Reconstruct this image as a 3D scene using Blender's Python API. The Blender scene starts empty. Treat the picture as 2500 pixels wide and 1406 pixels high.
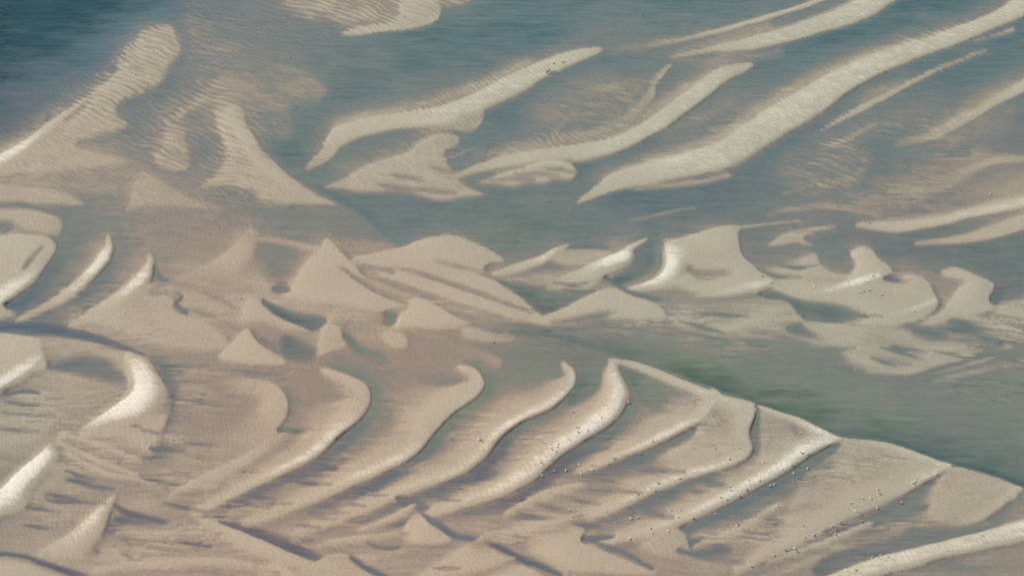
import bpy, bmesh, math, random
import numpy as np
from mathutils import Vector, Matrix

random.seed(4)
RNG = np.random.default_rng(11)
C = bpy.context.scene.collection
SC = bpy.context.scene

# ------------------------------------------------------------------ camera, sky, sun, exposure
PITCH = math.radians(35.0)
HFOV = math.radians(28.0)
HEIGHT = 269.0
F = 1250.0 / math.tan(HFOV / 2)

cam_d = bpy.data.cameras.new("camera")
cam_d.sensor_fit = 'HORIZONTAL'
cam_d.angle = HFOV
cam_d.clip_start = 1.0
cam_d.clip_end = 60000.0
cam = bpy.data.objects.new("camera", cam_d)
cam.location = (0, 0, HEIGHT)
cam.rotation_euler = (math.pi / 2 - PITCH, 0, 0)
C.objects.link(cam)
SC.camera = cam

SUN_EL = math.radians(33.0)
SUN_AZ = math.radians(-72.0)          # from the far direction (+Y) towards the left (-X)
sdir = Vector((math.sin(SUN_AZ) * math.cos(SUN_EL), math.cos(SUN_AZ) * math.cos(SUN_EL), math.sin(SUN_EL)))

w = bpy.data.worlds.new("World")
SC.world = w
w.use_nodes = True
wn = w.node_tree
for n in list(wn.nodes):
    wn.nodes.remove(n)
sky = wn.nodes.new("ShaderNodeTexSky")
sky.sky_type = 'NISHITA'
sky.sun_disc = False
sky.sun_elevation = SUN_EL
sky.sun_rotation = SUN_AZ
sky.air_density = 1.0
sky.dust_density = 2.0
bg = wn.nodes.new("ShaderNodeBackground")
bg.inputs[1].default_value = 0.09
wo = wn.nodes.new("ShaderNodeOutputWorld")
wn.links.new(sky.outputs[0], bg.inputs[0])
wn.links.new(bg.outputs[0], wo.inputs[0])

sun_d = bpy.data.lights.new("sun", 'SUN')
sun_d.energy = 4.0
sun_d.angle = math.radians(0.6)
sun_d.color = (1.0, 0.95, 0.87)
sun = bpy.data.objects.new("sun", sun_d)
sun.rotation_euler = (-sdir).to_track_quat('-Z', 'Y').to_euler()
sun.location = (0, 300, 300)
C.objects.link(sun)

SC.view_settings.view_transform = 'Standard'
SC.view_settings.look = 'None'
SC.view_settings.gamma = 1
SC.view_settings.use_curve_mapping = False
SC.view_settings.exposure = 0.37

# ------------------------------------------------------------------ survey of the sand flat
# The bars were surveyed on an oblique plan (2500 x 1406 units); ground() puts a plan point on the flat.
CP, SP = math.cos(PITCH), math.sin(PITCH)


def ground(u, v):
    X = np.asarray(u, float) - 1250.0
    Y = 703.0 - np.asarray(v, float)
    dz = -SP * F + CP * Y
    dy = CP * F + SP * Y
    t = HEIGHT / -dz
    return X * t, dy * t


def smooth(e0, e1, x):
    t = np.clip((x - e0) / (e1 - e0 + 1e-9), 0, 1)
    return t * t * (3 - 2 * t)


def vnoise(x, y, seed):
    """smooth value noise in about -1..1"""
    r = np.random.default_rng(seed).random((256, 256)) * 2 - 1
    xi = np.floor(x).astype(int); yi = np.floor(y).astype(int)
    fx = x - xi; fy = y - yi
    fx = fx * fx * fx * (fx * (fx * 6 - 15) + 10); fy = fy * fy * fy * (fy * (fy * 6 - 15) + 10)
    a = r[xi & 255, yi & 255]; b = r[(xi + 1) & 255, yi & 255]
    c = r[xi & 255, (yi + 1) & 255]; d = r[(xi + 1) & 255, (yi + 1) & 255]
    return (a * (1 - fx) + b * fx) * (1 - fy) + (c * (1 - fx) + d * fx) * fy


def fbm(x, y, seed, octv=3):
    s = 0; a = 1; t = 0
    for i in range(octv):
        s = s + a * vnoise(x * 2 ** i + 17.3 * i, y * 2 ** i + 5.1 * i, seed + i); t += a; a *= .5
    return s / t


# coarse level of the flat, every 100 plan units (negative = under water, 1 = top of a dry bar)
BASE = """
-3 -3 -2.8 -2.6 -2 -.7 -.5 -.5 -.4 -.4 -.3 -.5 -1.3 -1.6 -1.5 -1.3 -1.4 -1.4 -1.2 -1.2 -1.2 -1.3 -1.6 -1.8 -1.6 -1.2
-2.9 -2.7 -2.2 -1.2 -.6 -.4 -.4 -.5 -.7 -1.1 -1.5 -1.6 -1.7 -1.6 -1.4 -1 -1 -1.2 -1.3 -1.2 -1.6 -1.7 -1.5 -1.4 -1.4 -1.4
-2.2 -1.5 -.9 -.5 -.8 -.4 -.4 -.4 -.9 -1.2 -1.4 -1.2 -1.2 -1.1 -1 -.9 -.8 -.9 -1 -1.2 -1.2 -1.1 -1.2 -1.4 -1.2 -1
-1.6 -1 -.4 -.5 -.4 -.2 -.4 -1.1 -1.1 -.8 -.8 -.8 -1.1 -.9 -.8 -.8 -1 -1.1 -1 -1 -1 -.9 -1 -.9 -.8 -.7
.1 .1 .05 -.15 -.3 -.4 -.4 -1.3 -1 -.6 -.6 -.7 -.8 -1 -1.1 -1 -1.1 -1 -.9 -1.1 -.9 -.9 -.6 -.3 -.3 -.4
-.2 -.2 -.25 0 .02 -.08 -.25 -.3 -.5 -1 -1 -.8 -1.1 -1.2 -1.2 -1.2 -1.3 -1.2 -1.1 -.9 -.6 -.4 -.2 -.2 -.1 0
0 -.3 -.4 -.25 .05 .12 .05 -.35 -.25 -.35 -1.2 -1.2 -.8 -1 -.8 -.6 -.7 -.9 -.3 -.4 -.5 -.7 -1 -1.1 -1.2 -1.2
.4 -.6 -.3 -.1 .2 .42 .45 .45 .48 .48 .45 .42 .3 -.25 .2 .2 .05 .3 .3 .3 .32 .35 .2 .1 -.6 -.8
-.3 -.4 .1 .35 .4 .38 .35 .05 .2 .28 .25 .18 .05 -.35 -.25 -.05 .05 .12 .2 .2 .25 .25 .25 .2 .1 .05
.3 .1 .1 0 .05 .1 .12 .08 .0 .0 .03 .0 -.25 -.5 -.6 -.65 -.7 -.75 -.75 -.7 -.6 -.45 -.35 -.3 -.35 -.4
.2 .2 .2 .25 .15 .15 .12 .1 .1 .05 .05 .05 0 .1 .1 .0 .05 0 -.45 -.85 -.75 -.6 -.55 -.6 -.65 -.6
.2 .3 .3 .3 .2 .25 .25 .25 .2 .2 .2 .2 .2 .2 .2 .1 .1 .1 .1 .2 .25 .35 -.8 -1 -1 -.9
.25 .3 .3 .2 .2 .3 .3 .3 .3 .3 .25 .2 .25 .25 .25 .15 .2 .2 .2 .15 .2 .25 .25 .25 .25 .1
.25 .3 .3 .15 .2 .3 .3 .25 .3 .3 .25 .25 .3 .3 .3 .25 .25 .25 .1 .2 .2 .2 .1 0 .2 .3
.3 .3 .3 .3 .3 .3 .3 .3 .3 .3 .3 .3 .3 .2 .3 .2 .2 .2 .2 .25 .25 .3 .2 .1 0 .1
"""
BASE = np.array([[float(t) for t in r.split()] for r in BASE.strip().split("\n")])

ST = 3.0
U0, U1, V0, V1 = -1100.0, 3600.0, -330.0, 2350.0
gu = np.arange(U0, U1 + 1, ST); gv = np.arange(V0, V1 + 1, ST)
GU, GV = np.meshgrid(gu, gv)


def sample(grid, x, y):
    """smooth (quadratic-spline-like) lookup of a coarse grid"""
    H, W = grid.shape
    x = np.clip(x, 0, W - 1.001); y = np.clip(y, 0, H - 1.001)
    xi = x.astype(int); yi = y.astype(int)
    fx = x - xi; fy = y - yi
    fx = fx * fx * (3 - 2 * fx) * .5 + fx * .5; fy = fy * fy * (3 - 2 * fy) * .5 + fy * .5
    return (grid[yi, xi] * (1 - fx) + grid[yi, xi + 1] * fx) * (1 - fy) + (grid[yi + 1, xi] * (1 - fx) + grid[yi + 1, xi + 1] * fx) * fy


WX = 30 * fbm(GU / 160, GV / 90, 3, 2); WY = 18 * fbm(GU / 160, GV / 90, 9, 2)
LEV = sample(np.where((BASE < 0) & (BASE > -1.75), BASE * .78, BASE), (GU + WX) / 100, (GV + WY) / 100)


def catmull(P, n, closed=False):
    P = np.array(P, float); out = []
    N = len(P)
    segs = N if closed else N - 1
    for i in range(segs):
        if closed:
            p0, p1, p2, p3 = P[(i - 1) % N], P[i], P[(i + 1) % N], P[(i + 2) % N]
        else:
            p0, p1, p2, p3 = P[max(i - 1, 0)], P[i], P[i + 1], P[min(i + 2, N - 1)]
        for k in range(n):
            t = k / n
            q = .5 * (2 * p1 + (p2 - p0) * t + (2 * p0 - 5 * p1 + 4 * p2 - p3) * t * t + (3 * p1 - p0 - 3 * p2 + p3) * t ** 3)
            lin = p1 + (p2 - p1) * t
            q[2:] = lin[2:]
            out.append(q)
    if not closed:
        out.append(P[-1])
    return np.array(out)


def box(x0, x1, y0, y1):
    i0 = max(int((x0 - U0) / ST), 0); i1 = min(int((x1 - U0) / ST) + 2, len(gu))
    j0 = max(int((y0 - V0) / ST), 0); j1 = min(int((y1 - V0) / ST) + 2, len(gv))
    return slice(j0, j1), slice(i0, i1)

# beyond the surveyed part the flat goes on: low swells lying the same way, and shallows further out
OUT = np.maximum(np.maximum(-GU, GU - 2500), np.maximum(-GV, GV - 1406)).clip(0)
sw = fbm((GU * .5 + GV) / 170, (GU - GV * .4) / 420, 201, 3) + .4 * fbm(GU / 60, GV / 40, 205, 2)
LEV = LEV + smooth(60, 320, OUT) * (1.0 * sw + .15 - LEV * .6)
LEV = LEV + smooth(500, 900, OUT) * (-.45 - LEV) * .5


CAP = 9.0


def ridge(pts, sl=.35, sr=.35, mode='mix'):
    """a bar or channel along a spine: (u, v, width up/left, width down/right, level); sl, sr = flat share of each side"""
    P = catmull(pts, 5)
    m = max(P[:, 2].max(), P[:, 3].max()) + 4
    sl_ = box(P[:, 0].min() - m, P[:, 0].max() + m, P[:, 1].min() - m, P[:, 1].max() + m)
    x = GU[sl_]; y = GV[sl_]
    if x.size == 0:
        return
    best = np.full(x.shape, 1e9); bw = np.zeros(x.shape); bl = np.zeros(x.shape)
    for a, b in zip(P[:-1], P[1:]):
        dx, dy = b[0] - a[0], b[1] - a[1]
        L2 = dx * dx + dy * dy + 1e-9
        t = np.clip(((x - a[0]) * dx + (y - a[1]) * dy) / L2, 0, 1)
        ex = x - a[0] - t * dx; ey = y - a[1] - t * dy
        d = np.hypot(ex, ey)
        left = (ex * dy - ey * dx) > 0
        q = a[2:] + 0
        wl = a[2] + (b[2] - a[2]) * t; wr = a[3] + (b[3] - a[3]) * t
        lv = np.minimum(a[4] + (b[4] - a[4]) * t, CAP)
        nd = d / np.where(left, wl, wr)
        wgt = np.where(left, 1 - smooth(sl, 1, nd), 1 - smooth(sr, 1, nd))
        k = d < best
        best = np.where(k, d, best); bw = np.where(k, wgt, bw); bl = np.where(k, lv, bl)
    cur = LEV[sl_]
    if mode == 'up':
        LEV[sl_] = np.where(bl > cur, cur + (bl - cur) * bw, cur)
    elif mode == 'down':
        LEV[sl_] = np.where(bl < cur, cur + (bl - cur) * bw, cur)
    else:
        LEV[sl_] = cur + (bl - cur) * bw


def patch(pts, lev, soft=8, mode='mix', n=4):
    """a sheet of sand or a pool with this outline; third number of a point = softness of the edge there"""
    P = catmull([(p[0], p[1], p[2] if len(p) > 2 else soft) for p in pts], n, True)
    m = P[:, 2].max() + 4
    s_ = box(P[:, 0].min() - m, P[:, 0].max() + m, P[:, 1].min() - m, P[:, 1].max() + m)
    x = GU[s_]; y = GV[s_]
    best = np.full(x.shape, 1e9); sf = np.full(x.shape, float(soft)); ins = np.zeros(x.shape, bool)
    for a, b in zip(P, np.roll(P, -1, 0)):
        dx, dy = b[0] - a[0], b[1] - a[1]
        L2 = dx * dx + dy * dy + 1e-9
        t = np.clip(((x - a[0]) * dx + (y - a[1]) * dy) / L2, 0, 1)
        d = np.hypot(x - a[0] - t * dx, y - a[1] - t * dy)
        k = d < best
        best = np.where(k, d, best); sf = np.where(k, a[2] + (b[2] - a[2]) * t, sf)
        c = ((a[1] > y) != (b[1] > y)) & (x < dx * (y - a[1]) / (dy if abs(dy) > 1e-9 else 1e-9) + a[0])
        ins ^= c
    sd = np.where(ins, best, -best)
    wgt = smooth(-sf * .5, sf, sd)
    cur = LEV[s_]
    if mode == 'up':
        LEV[s_] = np.where(lev > cur, cur + (lev - cur) * wgt, cur)
    elif mode == 'down':
        LEV[s_] = np.where(lev < cur, cur + (lev - cur) * wgt, cur)
    else:
        LEV[s_] = cur + (lev - cur) * wgt


def dune(pts, *a, body=.62, reach=85, trough=-.2, lee=110, **kw):
    """a dune: trough toned dark for wet and lee shade, long windward back, then the crest"""
    n = len(pts)
    f = [min(1, .06 + 2.4 * k / n, .06 + 2.4 * (n - 1 - k) / n) for k in range(n)]
    ridge([(p[0], p[1], 3, p[3] + lee * q, trough) for p, q in zip(pts, f)], .1, .05, 'down')  # lee shade put into the sand tone here, along with wetness
    ridge([(p[0], p[1], p[2] + reach * q, 4, body) for p, q in zip(pts, f)], 0, .3, 'up')
    ridge(pts, *a, **kw)


def streak(x0, y0, x1, y1, wd, lev):
    xm, ym = (x0 + x1) / 2, (y0 + y1) / 2
    wd = wd * 1.5; lev = lev * .5
    ridge([(x0 - 6, y0 - 2, wd * .25, wd * .25, lev * .3), (x0 + 12, y0, wd * .7, wd * .8, lev), (xm, ym, wd, wd, lev * .9), (x1 + 15, y1 + 2, wd * .6, wd * .6, lev * .1)], 0, 0, 'down')


# ---- upper left
patch([(520, 90, 40), (600, 110, 40), (680, 150, 14), (760, 178, 12), (806, 222, 12), (770, 255, 12), (715, 268, 10), (720, 310, 12), (700, 345, 20), (620, 330, 30), (600, 260, 30), (530, 200, 40)], -.16)
patch([(-150, 480, 10), (-150, 420, 8), (0, 381, 5), (71, 341, 5), (142, 285, 5), (199, 245, 6), (228, 220, 8), (277, 178, 8), (288, 142, 8), (320, 107, 8), (356, 71, 8), (420, 58, 14), (436, 85, 14), (445, 125, 14), (420, 167, 16), (391, 213, 16), (330, 238, 16), (300, 255, 12), (295, 281, 10), (317, 306, 12), (270, 335, 20), (200, 352, 20), (270, 372, 20), (320, 392, 20), (300, 412, 25), (200, 420, 25), (120, 430, 20), (0, 438, 10)], .55)
ridge([(-120, 440, 8, 40, 1.2), (-40, 405, 8, 36, 1.3), (10, 380, 7, 30, 1.35), (71, 343, 6, 24, 1.25), (115, 312, 6, 18, 1), (165, 274, 5, 14, .7), (210, 240, 4, 10, .5)], .5, .2)
ridge([(158, 297, 5, 6, -.2), (190, 275, 9, 10, -.5), (222, 247, 9, 12, -.2)], .1, .1, 'down')
ridge([(285, 170, 10, 14, .1), (305, 150, 12, 12, -.05), (332, 116, 8, 10, .1)], 0, 0, 'down')
patch([(391, 302), (440, 260), (500, 210), (535, 180), (580, 190), (610, 230), (560, 250), (480, 272), (440, 302)], .3, 18)
patch([(500, 230), (560, 190), (640, 210), (680, 250), (620, 275), (540, 270)], .15, 25)
patch([(60, 440), (180, 425), (330, 380), (350, 420), (310, 470), (200, 480)], .14, 25, 'up')
patch([(440, 45), (500, 40), (540, 90), (560, 150), (520, 170), (470, 120)], -.12, 30)
patch([(402, 306), (452, 312), (462, 356), (468, 409), (427, 420), (377, 391), (398, 356)], .4, 8)
patch([(640, 240), (700, 250), (700, 275), (650, 265), (600, 235)], .1, 14)
patch([(670, 228), (720, 185), (762, 188), (800, 216), (792, 236), (740, 246), (650, 236)], .22, 16)
patch([(526, 263, 10), (590, 258, 10), (612, 313, 6), (640, 356, 5), (676, 391, 4), (725, 445, 4), (778, 477, 4), (835, 504, 8), (760, 508, 16), (640, 497, 14), (618, 470, 12), (560, 460, 18), (480, 462, 14), (534, 420, 8), (556, 384, 8), (540, 330, 8)], .55)
ridge([(560, 280, 25, 25, .8), (590, 330, 30, 22, .9), (630, 390, 30, 25, .8), (690, 440, 30, 25, .75), (760, 480, 15, 25, .6)], .2, .2, 'up')
patch([(580, 505, 20), (700, 505, 20), (830, 500, 6), (890, 532, 5), (925, 562, 5), (955, 592, 6), (900, 600, 15), (860, 585, 20), (780, 570, 25), (700, 560, 25), (620, 530, 25)], -.28)
ridge([(684, 402, 12, 3, -1.2), (735, 446, 16, 3, -1.6), (795, 476, 20, 3, -1.5), (880, 515, 22, 3, -1.3), (935, 560, 22, 3, -1.3), (970, 590, 20, 3, -1.1)], .2, .5)
patch([(355, 418, 5), (325, 450, 6), (316, 495, 8), (308, 518, 8), (370, 507, 14), (480, 513, 16), (560, 512, 20), (450, 472, 8), (400, 440, 5)], .42)
patch([(830, 80), (870, 64), (960, 45), (975, 0), (1000, -60), (1070, -60), (1082, 20), (1070, 55), (1000, 75), (930, 82), (850, 90)], .75, 7)
patch([(690, 5), (740, -60), (900, -60), (965, 0), (965, 45), (900, 62), (820, 62), (730, 42)], .3, 18)
patch([(1060, -60), (1160, -60), (1155, 5), (1110, 22), (1070, 15)], .25, 12)
patch([(1080, 500, 30), (1180, 476, 6), (1240, 515, 6), (1320, 568, 10), (1240, 602, 14), (1150, 582, 20), (1100, 560, 20)], -.7)
# ---- left tongues
patch([(-200, 440), (60, 453), (140, 462), (206, 490), (190, 502), (100, 501), (0, 494), (-200, 488)], .5, 7)
ridge([(-80, 504, 7, 7, -1.2), (0, 502, 7, 7, -1.3), (60, 500, 8, 8, -1.3), (115, 514, 6, 8, -1), (175, 530, 5, 8, -.7)], .2, .2)
patch([(-200, 506), (0, 507), (82, 510), (145, 528), (156, 556), (135, 582), (70, 566), (20, 545), (-200, 545)], .5, 8)
patch([(-200, 540), (0, 538), (42, 548), (20, 575), (0, 590), (-200, 590)], -.6, 10)
patch([(-200, 585, 8), (0, 572, 8), (30, 568, 6), (100, 576, 5), (135, 592, 5), (140, 612, 5), (117, 650, 5), (86, 695, 6), (20, 746, 6), (30, 775, 14), (-200, 790, 14)], .8)
ridge([(62, 660, 12, 10, .3), (82, 632, 14, 12, .12), (106, 606, 9, 8, .3)], 0, 0)
ridge([(-60, 770, 30, 20, 1.1), (20, 718, 30, 14, 1.3), (70, 685, 24, 8, 1.25), (100, 655, 14, 5, .9)], .1, .5, 'up')
ridge([(20, 742, 4, 14, -.4), (60, 740, 10, 14, -.6), (120, 690, 20, 12, -.7), (150, 640, 14, 14, -.8)], .2, .2, 'down')
ridge([(40, 785, 6, 15, .3), (130, 737, 10, 24, .6), (180, 702, 12, 26, .95), (225, 662, 14, 26, 1.25), (254, 628, 20, 24, 1.3), (268, 600, 12, 14, 1), (264, 576, 5, 8, .5)], .35, .3)
ridge([(170, 795, 8, 20, .35), (250, 747, 10, 34, .7), (310, 712, 14, 38, 1.1), (350, 676, 16, 28, 1.2), (369, 645, 10, 14, 1), (367, 624, 4, 6, .5)], .4, .25)
patch([(384, 690, 4), (400, 715, 5), (432, 738, 5), (428, 760, 6), (520, 800, 8), (562, 832, 10), (556, 856, 14), (500, 862, 14), (400, 850, 20), (320, 822, 20), (250, 795, 20), (180, 790, 20), (270, 750, 20), (340, 705, 10)], .5)
ridge([(386, 655, 5, 8, -.5), (400, 680, 5, 12, -.5), (450, 690, 8, 8, -.3)], .2, .2, 'down')
ridge([(425, 712, 4, 5, -.2), (445, 725, 5, 5, -.6), (432, 742, 5, 6, -.6), (455, 765, 8, 8, -.3)], .2, .2, 'down')
patch([(455, 575), (500, 575), (500, 600), (470, 630), (400, 635), (440, 610)], .12, 12)
# ---- triangular dunes in the middle
ridge([(380, 705, 6, 30, .3), (480, 668, 10, 60, .4), (545, 632, 12, 80, .5), (585, 596, 10, 70, .55), (600, 572, 6, 50, .35)], .4, .3)
ridge([(590, 570, 5, 20, .25), (690, 586, 5, 22, .35), (780, 606, 5, 18, .4)], .5, .2, 'up')
patch([(640, 610), (700, 615), (740, 640), (700, 705), (660, 690), (640, 650)], -.12, 30)
patch([(480, 690), (560, 690), (640, 700), (700, 725), (800, 735), (860, 760), (760, 770), (650, 735), (560, 740), (500, 720)], .35, 25)
patch([(799, 582, 4), (785, 606, 4), (742, 649, 6), (708, 706, 8), (690, 724, 12), (760, 740, 20), (840, 750, 20), (930, 765, 16), (1000, 738, 8), (927, 713, 6), (895, 685, 6), (852, 631, 6), (835, 612, 6)], .64)
patch([(690, 690), (712, 705), (705, 716), (670, 716), (665, 700)], -.5, 10)
patch([(810, 585), (870, 578), (970, 598), (900, 622), (850, 625)], .05, 14)
patch([(858, 636, 5), (920, 617, 5), (988, 601, 4), (1020, 585, 6), (1098, 572, 10), (1169, 596, 4), (1234, 636, 4), (1198, 645, 4), (1184, 662, 4), (1222, 690, 4), (1265, 718, 4), (1305, 755, 5), (1345, 785, 8), (1250, 785, 16), (1150, 765, 20), (1050, 730, 20), (960, 700, 16), (890, 662, 10)], .64)
# long scour lines running down to the right across the mid dunes
for q in ([(868, 640, .45), (905, 658, .0), (960, 668, .3)], [(890, 668, .4), (980, 702, -.05), (1100, 742, .1), (1230, 775, .25)], [(960, 655, .5), (1060, 682, .1), (1180, 722, .0), (1300, 762, .2)],
          [(1060, 640, .6), (1150, 662, .1), (1240, 690, .3)], [(1000, 742, .4), (1100, 768, .1), (1200, 800, .1), (1290, 830, .0)], [(830, 655, .5), (880, 690, .0), (960, 730, .05), (1000, 742, .3)],
          [(640, 620, .4), (700, 640, .0), (745, 640, .3)], [(640, 660, .3), (700, 668, .0), (730, 664, .3)], [(400, 690, .3), (470, 702, .05), (540, 735, .1), (600, 765, .3)], [(430, 745, .3), (520, 775, .1), (600, 812, .2), (700, 850, .1)],
          [(560, 900, .2), (620, 915, -.05), (720, 905, .1)]):
    ridge([(u, v, 12, 9, l) for u, v, l in q], 0, .1, 'down')
ridge([(760, 660, 3, 4, .6), (840, 640, 3, 8, .8)], .2, .2)
patch([(640, 733, 5), (662, 766, 5), (705, 790, 5), (762, 808, 6), (788, 797, 10), (796, 775, 12), (720, 764, 18), (665, 742, 10)], -1.1)
patch([(615, 726, 4), (650, 748, 4), (690, 776, 4), (762, 808, 5), (700, 806, 16), (640, 790, 16), (585, 785, 16), (595, 750, 8)], .64)
patch([(800, 773, 5), (833, 741, 6), (870, 758, 6), (906, 784, 8), (860, 790, 14), (810, 786, 10)], .4)
patch([(1007, 731, 4), (984, 768, 4), (953, 800, 8), (1000, 803, 14), (1070, 808, 14), (1150, 792, 14), (1098, 766, 6), (1037, 733, 6)], .68)
patch([(945, 765), (975, 765), (960, 795), (940, 790)], -.5, 12)
patch([(940, 807), (985, 816), (997, 845), (970, 852), (945, 840), (933, 822)], .5, 6)
patch([(1135, 800), (1150, 795), (1225, 820), (1260, 830), (1180, 838), (1130, 822)], .42, 8)
patch([(1115, 850), (1140, 845), (1150, 858), (1120, 862)], .2, 10)
patch([(792, 793), (832, 797), (840, 820), (850, 846), (800, 864), (770, 870), (778, 830)], .5, 6)
ridge([(850, 818, 12, 14, -.3), (880, 850, 16, 22, -.42), (940, 872, 14, 22, -.25)], 0, 0)
patch([(690, 820), (740, 830), (775, 860), (750, 885), (700, 870)], -.6, 20)
patch([(605, 805, 4), (576, 832, 6), (538, 868, 8), (560, 887, 12), (640, 895, 12), (700, 884, 6), (633, 838, 6)], .74)
patch([(500, 900), (560, 905), (600, 915), (560, 925), (500, 915)], .25, 12)
ridge([(590, 728, 6, 8, .4), (520, 715, 10, 12, .35), (470, 705, 6, 8, .3)], .3, .3, 'up')
patch([(500, 740), (535, 735), (570, 770), (590, 800), (540, 790)], .4, 12)
# shelf with a clear rim in the olive shallows
patch([(960, 870, 30), (1080, 835, 20), (1180, 855, 10), (1228, 880, 5), (1215, 905, 5), (1150, 920, 20), (1000, 910, 30)], .12)
# ---- lower left bank
ridge([(-120, 796, 12, 10, -1), (60, 799, 16, 13, -1.1), (150, 808, 17, 15, -1.1), (230, 825, 13, 14, -1), (300, 846, 9, 9, -.8), (355, 866, 5, 5, -.5)], .3, .4)
patch([(-200, 814, 4), (80, 821, 4), (200, 836, 4), (290, 856, 5), (340, 880, 4), (390, 920, 4), (416, 955, 4), (421, 990, 4), (415, 1020, 5), (400, 1055, 5), (372, 1108, 5), (330, 1100, 16), (250, 1085, 20), (150, 1100, 30), (-200, 1120, 30)], .38)
patch([(170, 870), (220, 862), (290, 885), (310, 930), (270, 938), (190, 920), (120, 900)], -.18, 22)
ridge([(110, 903, 4, 25, .4), (180, 921, 5, 20, .4), (265, 940, 4, 14, .35)], .5, .2)
patch([(-200, 815, 4), (70, 822, 4), (100, 855, 5), (113, 900, 5), (80, 912, 10), (30, 945, 14), (-200, 1020, 20)], .8)
ridge([(-80, 985, 20, 16, 1.25), (0, 945, 24, 14, 1.35), (60, 908, 26, 10, 1.3), (98, 880, 20, 6, 1)], .1, .2, 'up')
ridge([(20, 962, 3, 10, -.3), (60, 955, 6, 8, -.6), (100, 960, 5, 6, -.2)], .1, .1, 'down')
ridge([(212, 1045, 5, 30, .9), (265, 1012, 8, 50, 1.3), (325, 980, 20, 80, 1.45), (350, 945, 30, 74, 1.4), (345, 905, 34, 50, 1.25), (320, 875, 20, 25, .9)], .35, .15)
patch([(220, 1050), (300, 1030), (405, 1010), (395, 1062), (374, 1106), (330, 1085), (250, 1068)], .62, 12)
ridge([(-120, 1310, 20, 50, 1.2), (-40, 1250, 20, 40, 1.3), (10, 1205, 18, 80, 1.45), (50, 1160, 14, 90, 1.5), (100, 1118, 12, 90, 1.4), (138, 1078, 8, 70, 1.1), (152, 1062, 4, 40, .6)], .4, .05)
patch([(150, 1090), (230, 1070), (300, 1110), (250, 1160), (150, 1180), (80, 1230), (60, 1200)], .45, 25)
ridge([(100, 1345, 6, 30, .5), (170, 1312, 9, 80, .9), (220, 1270, 12, 66, 1.15), (258, 1236, 12, 26, 1.05), (282, 1210, 4, 6, .6)], .2, .05)
ridge([(288, 1232, 4, 10, -.3), (320, 1250, 8, 14, -.6), (400, 1275, 10, 8, -.4)], .2, .2, 'down')
ridge([(-100, 1350, 10, 8, -.2), (40, 1356, 8, 6, -.5), (110, 1378, 10, 8, -.7), (190, 1405, 14, 12, -.6), (260, 1425, 14, 10, -.4)], .2, .2, 'down')
patch([(-200, 1370), (40, 1372), (110, 1395), (150, 1430), (-200, 1500)], .6, 8)
ridge([(240, 1345, 6, 10, -.2), (280, 1352, 6, 6, -.5), (325, 1362, 5, 5, -.2)], .2, .2, 'down')
ridge([(260, 1340, 40, 30, .3), (330, 1385, 14, 30, .45), (450, 1398, 14, 40, .4)], .2, .2, 'up')
# ---- row of lower dunes, lee side to the right
ridge([(540, 1160, 100, 20, .2), (640, 1085, 120, 14, .4), (680, 1045, 120, 6, .5), (702, 996, 130, 5, .62), (692, 962, 110, 5, .62), (655, 934, 80, 5, .5), (590, 924, 50, 5, .35)], .1, .4)
ridge([(686, 1047, 3, 10, -.5), (720, 1052, 10, 10, -.6), (770, 1050, 8, 8, -.2)], .2, .2, 'down')
dune([(480, 1255, 10, 25, .45), (600, 1186, 7, 30, .95), (690, 1141, 9, 32, 1.15), (760, 1106, 18, 28, 1.2), (828, 1058, 44, 18, 1.15), (878, 1022, 66, 10, .95), (902, 978, 66, 8, .82), (892, 942, 46, 7, .78), (850, 918, 34, 7, .75), (795, 900, 15, 6, .6)], .05, .12)
ridge([(769, 1150, 4, 8, -.5), (800, 1146, 12, 8, -.5), (870, 1150, 10, 6, -.2)], .2, .2, 'down')
dune([(600, 1278, 6, 30, .5), (740, 1222, 10, 38, .72), (850, 1171, 13, 36, 1), (930, 1140, 16, 30, 1.1), (1008, 1102, 30, 20, 1.05), (1055, 1056, 70, 9, .85), (1092, 1018, 80, 7, .82), (1150, 976, 56, 9, .9), (1180, 938, 44, 6, .9), (1165, 905, 25, 7, .85), (1125, 894, 10, 7, .7)], .05, .12)
patch([(888, 1192, 4), (930, 1163, 5), (985, 1146, 8), (1040, 1150, 14), (1000, 1176, 14), (940, 1197, 8)], -.5)
dune([(720, 1308, 6, 30, .4), (880, 1240, 8, 36, .65), (990, 1191, 10, 34, .85), (1110, 1154, 22, 22, 1.05), (1170, 1112, 28, 30, 1.1), (1214, 1066, 28, 22, 1.2), (1268, 1027, 20, 13, 1.25), (1340, 992, 28, 16, 1.15), (1392, 947, 34, 10, 1.05), (1400, 910, 24, 10, .95), (1378, 888, 10, 10, .7)], .05, .12)
patch([(1153, 1170, 4), (1178, 1156, 5), (1230, 1148, 12), (1260, 1165, 12), (1200, 1176, 6)], -.6)
patch([(965, 1215, 6), (1000, 1210, 10), (1060, 1235, 14), (1050, 1252, 8), (1000, 1240, 6)], -.35)
dune([(1030, 1262, 6, 25, .55), (1140, 1219, 10, 38, .9), (1220, 1190, 14, 44, 1.1), (1290, 1158, 40, 40, 1.15), (1350, 1110, 44, 30, 1.2), (1418, 1062, 36, 30, 1.3), (1488, 1012, 46, 36, 1.35), (1512, 962, 46, 44, 1.25), (1500, 915, 28, 32, 1.05), (1498, 884, 10, 15, .7)], .05, .12)
ridge([(1360, 1150, 4, 10, -.1), (1385, 1118, 4, 20, -.3), (1430, 1105, 8, 12, -.6), (1480, 1095, 8, 10, -.1)], .2, .2, 'down')
patch([(1545, 890, 8), (1590, 905, 8), (1625, 945, 8), (1640, 980, 10), (1610, 1005, 12), (1575, 992, 5), (1558, 955, 5)], -.4)
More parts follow.
